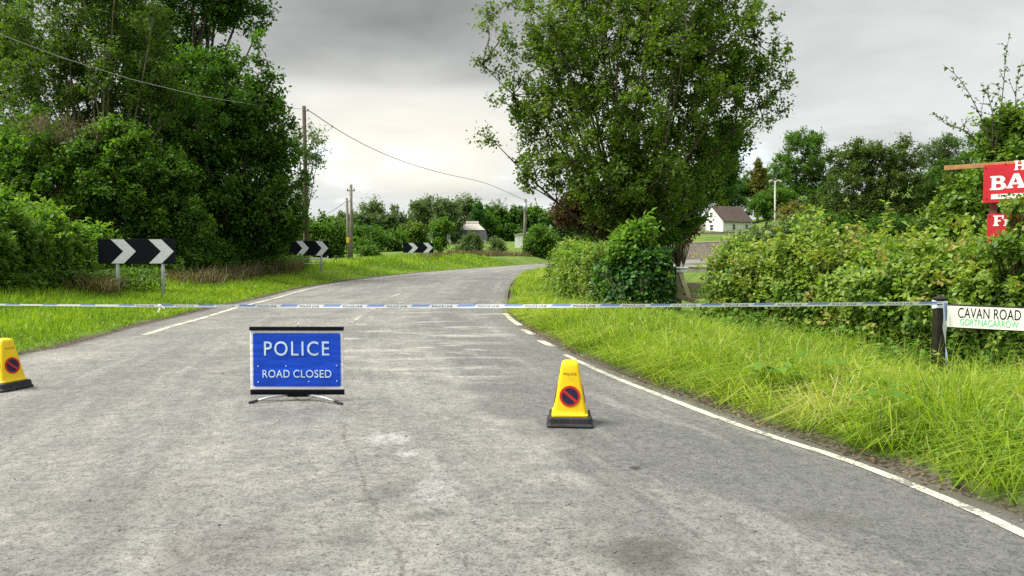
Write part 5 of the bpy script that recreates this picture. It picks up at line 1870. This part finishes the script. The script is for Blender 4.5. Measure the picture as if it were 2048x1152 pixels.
# hillside on the right
HILL = 'trees on the hillside'
far_tree('cypress_tree', 'golden pointed conifer on the skyline', 1516, 375, 21, 24, 165, M_LEAF_GOLD, 150, 0.36, 0.7, 0.5, 20, 71, [(1516, 352, 15, 20, 0), (1516, 336, 9, 14, 0), (1516, 325, 5, 9, 0)], -0.1, HILL, 400)
far_tree('beech_tree', 'tall green tree with thin pale top on the hillside', 1620, 330, 62, 52, 190, M_LEAF_MID, 330, 0.48, 1.8, 0.45, 18, 72, [(1612, 288, 50, 30, 0), (1565, 350, 42, 44, 0), (1640, 375, 60, 46, 0), (1590, 395, 60, 30, 0)], -0.1, HILL, 420)
far_tree('sycamore_tree', 'massive dark tree in the middle of the hillside', 1745, 375, 100, 85, 125, M_LEAF_OAK, 560, 0.38, 1.35, 0.45, 20, 73, [(1730, 320, 80, 50, 0), (1805, 325, 46, 52, 0), (1690, 420, 90, 60, 0), (1800, 430, 75, 50, 0), (1750, 440, 90, 40, -3)], 0.08, HILL, 470)
far_tree('oak_tree', 'grey-green tree right of the massive dark tree', 1885, 310, 40, 50, 150, M_LEAF_FAR, 130, 0.4, 1.5, 0.5, 15, 74, [(1900, 345, 40, 40, 0)], -0.15, HILL, 400)
far_tree('lime_tree', 'dark tree in the gap right of the massive dark tree', 1855, 395, 45, 40, 128, M_LEAF_DARK, 130, 0.34, 1.3, 0.5, 17, 80, [(1870, 365, 36, 30, 2)], 0.1, HILL, 430)
far_tree('oak_tree', 'dark tree at the picture edge behind the red board', 1960, 300, 60, 55, 120, M_LEAF_DARK, 170, 0.32, 1.3, 0.5, 17, 75, [(2040, 330, 80, 80, 0), (1920, 350, 60, 46, 0)], 0.05, HILL, 400)
far_tree('elm_tree', 'dark trees above the white house roof', 1470, 382, 70, 34, 168, M_LEAF_DARK, 260, 0.42, 1.4, 0.45, 17, 76, [(1545, 395, 60, 36, 0), (1420, 375, 50, 46, 0), (1500, 405, 66, 26, 0)], 0.05, HILL, 430)
far_tree('maple_tree', 'mid green tree right of the white house', 1530, 410, 36, 30, 140, M_LEAF_MID, 110, 0.34, 1.3, 0.5, 16, 77, [(1560, 395, 30, 25, 0)], 0, HILL, 440)
plant('garden_conifer', 'pale golden bush on the grassy slope', 'bush', B(1588, 440, 90), [(1588, 430, 30, 24, 0)], 90, M_LEAF_GOLD, 90, 16, 5, (0.24, 0.14), 0.8, 0.1, seed=78)
far_tree('alder_tree', 'low green bushes under the massive dark tree', 1660, 450, 50, 22, 70, M_LEAF_DARK, 120, 0.2, 0.8, 0.5, 16, 79, [(1780, 455, 60, 22, 0)], 0.05, HILL, 470)

# hedges on the right verge
HB = [(2.15, 16.7), (2.75, 16.55), (3.35, 16.9)]
hedge('ivy_hedge', 'glossy dark ivy hedge end beside the broken gate', 'hedge', [(2.78, 15.8), (2.68, 15.05), (2.35, 14.95), (2.15, 15.8)], [1.2, 1.28, 1.3, 1.25], 0.72, M_LEAF_IVY, 15000, (0.085, 0.075), 81, lump=0.16, sprays=70, spray_len=0.22)
hedge('thorn_hedge', 'brown-green clipped hedge running back from the ivy', 'hedge', [(2.2, 16.2), (1.9, 18.6), (1.85, 21.5), (2.2, 25.0)], [1.3, 1.3, 1.4, 1.4], 1.2, M_LEAF_BRAMBLE, 22000, (0.075, 0.05), 82, lump=0.2, tint_shift=-0.08, sprays=150, spray_len=0.3)
plant('elder_sapling', 'pale leafy sapling growing out of the ivy hedge top', 'shrub', B(1270, 600, 15.3), [(1262, 482, 34, 26, 0), (1285, 464, 14, 16, 0), (1240, 505, 20, 22, -.3)], 15.3, M_LEAF_BRIGHT, 50, 14, 5, (0.13, 0.07), 0.25, 0.025, seed=83, tint_shift=0.1)
plant('thorn_bush', 'green bush at the far end of the clipped hedge', 'bush', B(1150, 560, 24), [(1150, 520, 42, 42, 0), (1130, 550, 36, 40, 0), (1175, 500, 26, 24, 0)], 24, M_LEAF_BRAMBLE, 130, 20, 5, (0.085, 0.055), 0.4, 0.05, seed=84, tint_shift=-0.15)
HA = [(8.3, 5.2), (7.2, 7.2), (6.1, 8.3), (5.4, 9.1), (5.0, 9.9), (4.62, 11.3), (4.25, 12.9)]
hedge('bramble_hedge', 'long pale green bramble hedge behind the street nameplate', 'hedge', HA, [1.05, 1.0, 1.0, 1.25, 1.28, 1.3, 1.2], 1.5, M_LEAF_BRAMBLE, 48000, (0.070, 0.052), 85, lump=0.40, cluster=0.5, tint_shift=0.02, sprays=600, spray_len=0.40)
plant('willow_shrub', 'grey-green bushy willow at the gate end of the bramble hedge', 'shrub', B(1480, 600, 13.4), [(1495, 520, 52, 44, 0), (1462, 560, 30, 46, 0.2), (1540, 488, 52, 30, 0.3), (1600, 468, 44, 24, 0.2)], 13.4, M_LEAF_GREY, 200, 22, 5, (0.085, 0.035), 0.32, 0.05, seed=86)
plant('hazel_shrub', 'tall light green shrub rising around the red board', 'shrub', B(1990, 600, 9.9), [(1955, 410, 76, 66, 0.5), (2040, 330, 86, 95, 0.6), (2110, 420, 86, 95, 0.6), (2015, 265, 50, 45, 0.6), (1895, 450, 58, 42, 0.6), (1950, 470, 66, 40, 0.5)], 9.9, M_LEAF_BRAMBLE, 360, 20, 5, (0.075, 0.055), 0.26, 0.06, seed=87, tint_shift=-0.05)
plant('bramble_spray', 'leafy bramble spray hanging over the lower red board', 'shrub', B(2030, 640, 8.3), [(2040, 413, 22, 8, 0), (2046, 478, 18, 9, 0), (1996, 490, 20, 7, 0), (2030, 505, 44, 14, 0), (2050, 445, 8, 12, 0)], 8.05, M_LEAF_BRAMBLE, 40, 13, 4, (0.06, 0.042), 0.13, 0.012, seed=88, tint_shift=0.02)


def shoot(label, pts, depth, leaf_n, leaf, mat, seed):
    """a single upright stem with separate leaves"""
    rng = np.random.default_rng(seed)
    P = [px(u, v, depth) for u, v in pts]
    t = empty('hedge_shoot', P[0], label, 'plant', 'single shoots standing up from the hedges')
    Q = catmull([(p.x, p.z) for p in P], 24)
    MB().tube([(a, depth, b) for a, b in Q], list(np.linspace(0.012, 0.003, 24)), 5).build('stem', M_BARK_PALE, t)
    proto = None
    for k in range(leaf_n):
        f = 0.25 + 0.75 * (k + 0.5) / leaf_n
        i = min(int(f * 23), 23)
        a = rng.random() * 2 * math.pi
        d = np.array([[math.cos(a), math.sin(a), rng.uniform(0.1, 0.7)]])
        s = leaf * rng.uniform(0.7, 1.15)
        nrm = np.array([[0.3 * math.cos(a), 0.3 * math.sin(a) - 0.3, 1.0]])
        me = leaves_mesh('leaf', np.array([[Q[i][0], depth, Q[i][1]]]), unit(d), unit(nrm), np.array([s]), np.array([s * 0.6]), np.array([rng.uniform(0.4, 1.0)]), 0.25)
        link('leaf', me, t, mat)


shoot('thin upright leafy shoot above the hedge, tallest against the dark tree', [(1612, 470), (1610, 430), (1603, 392)], 13.2, 22, 0.13, M_LEAF_BRIGHT, 1)
shoot('thin shoot just right of the tallest one above the hedge', [(1642, 480), (1643, 445), (1640, 414)], 12.8, 16, 0.11, M_LEAF_BRIGHT, 2)
shoot('broad pale-leaved bindweed shoot before the massive dark tree', [(1772, 500), (1776, 450), (1768, 400)], 11.4, 24, 0.13, M_LEAF_BRAMBLE, 3)
shoot('pale shoot between the bindweed shoot and the red board', [(1832, 490), (1836, 455), (1842, 430)], 10.6, 14, 0.10, M_LEAF_BRAMBLE, 4)


def wisp(label, pts, depth, seed, side):
    """long bare twig with small leaves, arching above the tall shrub"""
    rng = np.random.default_rng(seed)
    P = [px(u, v, depth) for u, v in pts]
    t = empty('hedge_twig', P[0], label, 'plant', 'long thin twigs above the tall shrub')
    Q = catmull([(p.x, p.z) for p in P], 30)
    mb = MB().tube([(a, depth, b) for a, b in Q], list(np.linspace(0.010, 0.002, 30)), 5)
    L = []
    for k in range(5, 29, 2):
        a = np.array([Q[k][0], depth, Q[k][1]])
        d = unit(np.array([rng.normal() * 0.8 + side * 0.3, rng.normal() * 0.6, 0.55]))
        ln = rng.uniform(0.12, 0.42) * (1.2 - k / 30)
        b = a + d * ln
        mb.tube([a, (a + b) / 2 + np.array([0, 0, 0.01]), b], [0.004, 0.003, 0.0015], 4)
        for j in range(5):
            L.append(a + (b - a) * (j + 1) / 5)
        L.append(a)
    mb.build('stem', M_BARK, t)
    L = np.array(L)
    n = len(L)
    s = rng.uniform(0.03, 0.06, n)
    link('leaves', leaves_mesh('leaves', L, unit(rand_dir(n, rng) + np.array([0, 0, 0.2])), unit(np.array([0, 0, 1.0]) + rand_dir(n, rng) * 0.8), s, s * 0.7, rng.random(n)), t, M_LEAF_OLIVE)


wisp('tallest thin twig standing up beside the picture edge above the red board', [(1990, 300), (2005, 190), (2012, 110), (2020, 62)], 10.3, 5, 0)
wisp('thin twig leaning left above the red board arm', [(1990, 310), (1955, 220), (1920, 160), (1885, 128)], 10.3, 6, -1)
wisp('short thin twig lowest of those leaning left', [(1970, 300), (1930, 262), (1895, 250), (1868, 225)], 10.2, 7, -1)
wisp('thin upright twig right of the tallest one', [(2020, 300), (2030, 220), (2034, 160), (2046, 120)], 10.4, 8, 1)
wisp('short upright twig between the leaning ones', [(1985, 290), (1985, 230), (1975, 190), (1960, 165)], 10.3, 9, -0.5)


# ------------------------------------------------------------------ grass and weeds
def scatter(n, x0, x1, y0, y1, rng):
    return np.column_stack([rng.uniform(x0, x1, n), rng.uniform(y0, y1, n)])


def right_grass():
    rng = np.random.default_rng(101)
    cen = np.vstack([scatter(2500, 0.0, 8.0, 3.0, 9.5, rng), scatter(1500, 0, 6, 9.5, 19, rng), scatter(500, -0.2, 6, 19, 46, rng)])
    ce, cl = edge_info(cen)
    cen = cen[(~cl) & (ce > 0.22)]
    per = 40
    tr_ = rng.gamma(2.0, 0.045, (len(cen), per))
    ta_ = rng.random((len(cen), per)) * 2 * math.pi
    off = np.stack([tr_ * np.cos(ta_), tr_ * np.sin(ta_)], 2)
    tus = (cen[:, None, :] + off).reshape(-1, 2)
    loose = np.vstack([scatter(30000, -0.3, 8.5, 3.0, 9.5, rng), scatter(32000, -0.4, 6.0, 9.5, 19, rng), scatter(22000, -0.4, 6.5, 19, 46, rng)])
    P = np.vstack([tus, loose])
    toff = np.vstack([unit(off.reshape(-1, 2)), np.zeros((len(loose), 2))])
    tid = np.concatenate([np.repeat(rng.random(len(cen)), per), np.full(len(loose), -1.0)])
    e, left = edge_info(P)
    hx = np.interp(P[:, 1], [3, 5, 7, 7.9, 8.6, 9.5, 10.9, 12.5, 13.5, 14.0, 14.4, 16, 18, 25, 46], [9.0, 8.0, 6.4, 5.4, 4.75, 4.3, 3.9, 3.45, 3.6, 3.2, 2.0, 1.75, 1.4, 1.4, 4.5])
    edge = 0.03 + 0.07 * (1 + vnoise(P, 1.3, 8)) + 0.04 * vnoise(P, 5.0, 9)
    ok1 = ok = (~left) & (e > edge) & (P[:, 0] < hx + 0.25)
    P, e, toff, tid = P[ok], e[ok], toff[ok], tid[ok]
    # patchy density: clumps and thin places
    dn = vnoise(P, 1.1, 10) + 0.6 * vnoise(P, 3.3, 11)
    ok2 = ok = rng.random(len(P)) < np.clip(0.72 + 0.4 * dn + (tid >= 0) * 0.5, 0.2, 1.0)
    P, e, toff, tid = P[ok], e[ok], toff[ok], tid[ok]
    tus_ = tid >= 0
    n = len(P)
    z = gz_full(P)
    clump = vnoise(P, 2.2, 12)
    ht = 0.18 + 0.26 * sst(0.05, 0.6, e) * (0.75 + 0.35 * vnoise(P, 0.7, 13)) + 0.10 * clump
    hd_ = np.clip(hx[ok1][ok2] - P[:, 0], 0, 3)
    ht = ht * (0.50 + 0.50 * sst(0.2, 1.3, hd_)) + 0.06 * sst(0.3, 0.9, e) * sst(9, 5, P[:, 1])
    pd = np.hypot(P[:, 0] - 4.3, (P[:, 1] - 7.3) * 0.7)
    ht = ht * (0.25 + 0.75 * sst(0.3, 1.0, pd))
    ht = np.where(tus_, ht * (0.55 + 0.55 * np.maximum(tid, 0)), ht * 0.45)
    H = np.clip(ht, 0.05, 0.6) * rng.uniform(0.6, 1.4, n)
    near = P[:, 1] < 10
    W = np.where(near, 0.0090, 0.011) * rng.uniform(0.6, 1.5, n) * (1 + 0.05 * np.maximum(0, P[:, 1] - 10))
    lean = np.clip(rng.gamma(2.6, 0.26, n), 0.08, 1.7)
    # the outer blades fall over towards the road
    fl = np.zeros((n, 3))
    k = (1 - sst(0.3, 1.1, e)) * rng.uniform(0.2, 1.0, n)
    fl[:, 0] = -k * 0.8
    fl[:, 1] = -k * 0.4
    fl[:, :2] += toff * (rng.gamma(3.0, 0.28, n) * tus_)[:, None]
    tint = 0.55 + np.where(tus_, 0.30 * (tid - 0.5), -0.10) + 0.16 * vnoise(P, 0.8, 14) + 0.12 * vnoise(P, 3.0, 15) + rng.normal(0, 0.15, n)
    # yellowing flattened patch left of the post
    gpn = ground_px(1660, 800, 0.2)
    dd = np.hypot((P[:, 0] - gpn.x) / 0.42, (P[:, 1] - gpn.y) / 0.42)
    flat = np.clip(1.2 - dd, 0, 1)
    tint += 0.26 * flat
    lean += 0.8 * flat
    H = H * (1 - 0.15 * flat)
    dry = rng.random(n) < 0.07
    tint = np.where(dry, rng.uniform(0.88, 1.0, n), tint)
    blades('verge_grass', np.column_stack([P, z - 0.01]), H, W, lean, tint, M_GRASS, 'long lush grass on the verge below the bramble hedge', flop=fl)
    # seed stalks
    i = rng.choice(n, 2600, replace=False)
    i = i[e[i] > 0.5]
    blades('seed_stalks', np.column_stack([P[i], z[i]]), rng.uniform(0.28, 0.55, len(i)), np.full(len(i), 0.005), rng.uniform(0.1, 0.6, len(i)), rng.uniform(0.75, 1, len(i)), M_GRASS, 'pale seed stalks among the long grass')
    # nettles and bindweed spilling from the hedge foot
    j = rng.choice(np.where((hd_ < 0.9) & (P[:, 1] < 16))[0], 7000)
    q = np.column_stack([P[j] + rng.normal(size=(len(j), 2)) * 0.05, z[j] + rng.uniform(0.03, 0.40, len(j)) * (1 - 0.6 * hd_[j])])
    s = rng.uniform(0.035, 0.095, len(j))
    me = leaves_mesh('weeds', q, unit(rand_dir(len(j), rng) * np.array([1, 1, 0.5]) + np.array([-0.2, -0.3, 0])), unit(np.array([-0.2, -0.4, 1.0]) + rand_dir(len(j), rng) * 0.5), s, s * 0.7, rng.random(len(j)) * 0.9)
    tag(link('weeds', me, None, M_LEAF_BRIGHT), 'nettles and bindweed spilling out along the bramble hedge foot', None, None, 'stuff')
    # low broad-leaved weeds among it
    j = rng.choice(n, 11000, replace=False)
    q = np.column_stack([P[j], z[j] + rng.uniform(0.02, 0.26, len(j)) * sst(0.1, 0.7, e[j]) + 0.02])
    sel = vnoise(P[j], 1.6, 18) > -0.1
    q = q[sel]
    m_ = len(q)
    s = rng.uniform(0.03, 0.085, m_)
    me = leaves_mesh('weeds', q, unit(rand_dir(m_, rng) * np.array([1, 1, 0.4])), unit(np.array([0, -0.2, 1.0]) + rand_dir(m_, rng) * 0.45), s, s * 0.65, rng.random(m_))
    tag(link('weeds', me, None, M_LEAF_BRIGHT), 'broad-leaved weeds low in the verge grass', None, None, 'stuff')


right_grass()


def left_grass():
    rng = np.random.default_rng(102)
    P = np.vstack([scatter(60000, -14, -5.6, 6, 18, rng), scatter(48000, -15, -6, 18, 32, rng), scatter(42000, -16, 3, 32, 70, rng)])
    e, left = edge_info(P)
    edge = 0.10 + 0.10 * (1 + vnoise(P, 1.3, 8))
    far = np.interp(P[:, 1], [6, 14, 18, 24, 34, 45, 70], [9.0, 6.0, 5.2, 4.6, 4.3, 5.0, 8.0])
    ok = left & (e > edge) & (e < far)
    P, e = P[ok], e[ok]
    n = len(P)
    z = gz_full(P)
    ht = 0.07 + 0.11 * sst(0.2, 1.5, e) + 0.22 * sst(2.6, 4.2, e) + 0.05 * vnoise(P, 1.8, 12)
    H = np.clip(ht, 0.05, 0.5) * rng.uniform(0.6, 1.4, n)
    W = (0.011 + 0.0008 * np.maximum(0, P[:, 1] - 8)) * rng.uniform(0.7, 1.4, n)
    lean = np.clip(rng.gamma(2.0, 0.25, n), 0.05, 1.3)
    tint = 0.47 + 0.20 * vnoise(P, 0.7, 24) + 0.08 * vnoise(P, 2.6, 25) + rng.normal(0, 0.12, n)
    blades('verge_grass', np.column_stack([P, z - 0.01]), H, W, lean, tint, M_GRASS, 'short bright grass verge below the chevron boards')


left_grass()


def dry_weeds():
    rng = np.random.default_rng(103)
    pts = []
    for (u0, u1, y0, y1, n) in ((90, 230, 19.2, 21.2, 2400), (335, 600, 25.0, 37, 4200), (150, 560, 23, 31, 1400), (900, 1060, 76, 84, 1400), (840, 900, 58, 66, 600)):
        y = rng.uniform(y0, y1, n)
        u = u0 + (u1 - u0) * np.clip((y - y0) / (y1 - y0) * 0.85 + rng.uniform(-0.25, 0.35, n), 0, 1) if y1 - y0 > 6 else rng.uniform(u0, u1, n)
        x = (u - 1024) / F_PX * y
        pts.append(np.column_stack([x, y]))
    P = np.vstack(pts)
    e, left = edge_info(P)
    ok = e > 2.0
    P, e = P[ok], e[ok]
    n = len(P)
    z = gz_full(P)
    H = rng.uniform(0.35, 0.95, n)
    W = rng.uniform(0.012, 0.03, n) * (1 + np.maximum(0, P[:, 1] - 30) * 0.03)
    tint = np.clip(0.35 + 0.25 * vnoise(P, 0.9, 31) + rng.normal(0, 0.2, n), 0, 1)
    blades('dry_weeds', np.column_stack([P, z]), H, W, rng.uniform(0.3, 1.5, n), tint, M_DRY, 'brown dead weeds and grasses along the foot of the trees')


dry_weeds()


def tall_weeds():
    rng = np.random.default_rng(107)
    u = rng.uniform(200, 620, 9000)
    y = 23.5 + (u - 200) / 420 * 14 + rng.normal(0, 1.0, 9000)
    P = np.column_stack([(u - 1024) / F_PX * y, y])
    u2 = rng.uniform(-150, 330, 7000)
    y2 = 17.6 + np.maximum(u2, -150) / 330 * 4.6 + rng.normal(0, 0.35, 7000)
    P = np.vstack([P, np.column_stack([(u2 - 1024) / F_PX * y2, y2])])
    e, left = edge_info(P)
    ok = (e > 2.6) & (vnoise(P, 0.6, 44) > -0.25)
    P = P[ok]
    n = len(P)
    z = gz_full(P) + rng.uniform(0, 0.75, n)
    s = rng.uniform(0.08, 0.17, n)
    me = leaves_mesh('weeds', np.column_stack([P, z]), unit(rand_dir(n, rng) + np.array([0, -0.3, 0.1])), unit(np.array([0, -0.3, 1.0]) + rand_dir(n, rng) * 0.6), s, s * 0.5, 0.15 + 0.6 * rng.random(n))
    tag(link('weeds', me, None, M_LEAF_MID), 'nettles and tall weeds between the grass and the dark trees', None, None, 'stuff')


tall_weeds()


M_NETTLE = plain('green_stem', (0.10, 0.17, 0.03), 0.6)


def dock_plant(label, u, v, n, size, seed):
    rng = np.random.default_rng(seed)
    g_ = ground_px(u, v, 0.18)
    z = gz(g_.x, g_.y)
    t = empty('dock_plant', (g_.x, g_.y, z), label, 'plant', 'broad-leaved plants in the verge')
    for k in range(n):
        a = 2 * math.pi * k / n + rng.uniform(-0.4, 0.4)
        r = rng.uniform(0.03, 0.16)
        h = rng.uniform(0.22, 0.42)
        base = np.array([[g_.x + r * math.cos(a), g_.y + r * math.sin(a), z + h]])
        d = np.array([[math.cos(a), math.sin(a) - 0.3, 0.12]])
        s = size * rng.uniform(0.7, 1.2)
        # broad blade: fan of triangles with a notch, folded along the midrib
        S = unit(np.cross(d, [[0, 0, 1.0]]))[0]
        D = unit(d)[0]
        p0 = base[0]
        prof = [(0.0, 0.06), (0.15, 0.30), (0.4, 0.44), (0.7, 0.34), (0.9, 0.14)]
        L_ = [p0 + D * s * f + S * s * w - np.array([0, 0, s * (0.25 * f * f)]) + np.array([0, 0, 0.10 * s * w / 0.4]) for f, w in prof]
        R_ = [p0 + D * s * f - S * s * w - np.array([0, 0, s * (0.25 * f * f)]) + np.array([0, 0, 0.10 * s * w / 0.4]) for f, w in prof]
        Mi = [p0 + D * s * f - np.array([0, 0, s * (0.25 * f * f)]) for f, w in prof]
        tip = p0 + D * s - np.array([0, 0, s * 0.28])
        V = np.array(L_ + Mi + R_ + [tip])
        T = []
        for i in range(4):
            for o_ in (0, 5):
                T += [(o_ + i, o_ + i + 1, o_ + i + 6), (o_ + i, o_ + i + 6, o_ + i + 5)]
        T += [(4, 15, 9), (9, 15, 14)]
        link('leaf', np_mesh('leaf', V, np.array(T), {'tint': np.full(16, rng.uniform(0.35, 0.95))}), t, M_LEAF_BRIGHT)
    MB().tube([(g_.x, g_.y, z - 0.02), (g_.x, g_.y, z + 0.3)], [0.008, 0.004], 6).build('stem', M_NETTLE, t)


dock_plant('broad-leaved plant in the long grass below the middle of the tape', 1545, 775, 11, 0.16, 1)
dock_plant('broad-leaved plant right of the other, nearer the black post', 1645, 770, 8, 0.13, 2)
dock_plant('pale broad-leaved plant right beside the hedge foot and black post', 1810, 700, 9, 0.14, 3)
dock_plant('dark dock low in the grass below the flattened yellow patch', 1760, 850, 8, 0.12, 4)


# ------------------------------------------------------------------ grit, stones and leaf litter
def litter():
    rng = np.random.default_rng(104)
    n = 2600
    P = np.vstack([scatter(n * 5, -0.3, 4, 3.0, 16, rng), scatter(2500, -6, 2.5, 3.2, 9, rng)[:260]])
    e, left = edge_info(P)
    a = (np.abs(e - 0.08) < 0.22) & ~left & (rng.random(len(P)) < 0.8)
    a[-260:] = True
    P, e = P[a], e[a]
    n = len(P)
    z = np.where(e < 0, road_z(P), np.maximum(gz_full(P), -0.01))
    r = rng.uniform(0.003, 0.010, n)
    # squashed octahedra
    ax = rng.uniform(0, math.pi, n)
    X = np.column_stack([np.cos(ax), np.sin(ax), np.zeros(n)]) * r[:, None]
    Yv = np.column_stack([-np.sin(ax), np.cos(ax), np.zeros(n)]) * (r * rng.uniform(0.6, 1, n))[:, None]
    Zv = np.column_stack([np.zeros(n), np.zeros(n), r * rng.uniform(0.4, 0.8, n)])
    C = np.column_stack([P, z + r * 0.3])
    V = np.stack([C + X, C + Yv, C - X, C - Yv, C + Zv, C - Zv], 1).reshape(-1, 3)
    i = np.arange(n)[:, None] * 6
    T = np.concatenate([i + np.array([[a_, b_, c_]]) for a_, b_, c_ in ((0, 1, 4), (1, 2, 4), (2, 3, 4), (3, 0, 4), (1, 0, 5), (2, 1, 5), (3, 2, 5), (0, 3, 5))])
    m_, t, bs = new_mat('grit')
    t.put(bs.inputs['Base Color'], t.ramp(t.attr('tint').outputs['Fac'], [(0, (0.04, 0.035, 0.03)), (0.7, (0.18, 0.17, 0.15)), (1.0, (0.45, 0.43, 0.38))]))
    tag(link('gravel', np_mesh('gravel', V, T, {'tint': np.repeat(rng.random(n), 6)}), None, m_), 'loose grit along the road edge', None, None, 'stuff')
    # dead leaves
    P = scatter(5000, -0.2, 4, 3.2, 14, rng)
    e, left = edge_info(P)
    a = (~left) & (e > -0.08) & (e < 0.32) & (vnoise(P, 1.6, 33) > 0.05)
    P = P[a][:420]
    n = len(P)
    z = np.maximum(gz_full(P), 0.0) + 0.012
    s = rng.uniform(0.02, 0.05, n)
    me = leaves_mesh('leaf_litter', np.column_stack([P, z]), unit(rand_dir(n, rng) * np.array([1, 1, 0.15])), unit(np.array([0, 0, 1.0]) + rand_dir(n, rng) * 0.4), s, s * 0.6, rng.random(n))
    ml, t, bs = new_mat('dead_leaf')
    t.put(bs.inputs['Base Color'], t.ramp(t.attr('tint').outputs['Fac'], [(0, (0.07, 0.035, 0.018)), (0.6, (0.20, 0.09, 0.03)), (1.0, (0.40, 0.26, 0.10))]))
    tag(link('leaf_litter', me, None, ml), 'dead brown leaves lying along the verge foot', None, None, 'stuff')


litter()
print('TRIS', sum(len(o.data.polygons) for o in bpy.data.objects if o.type == 'MESH'))
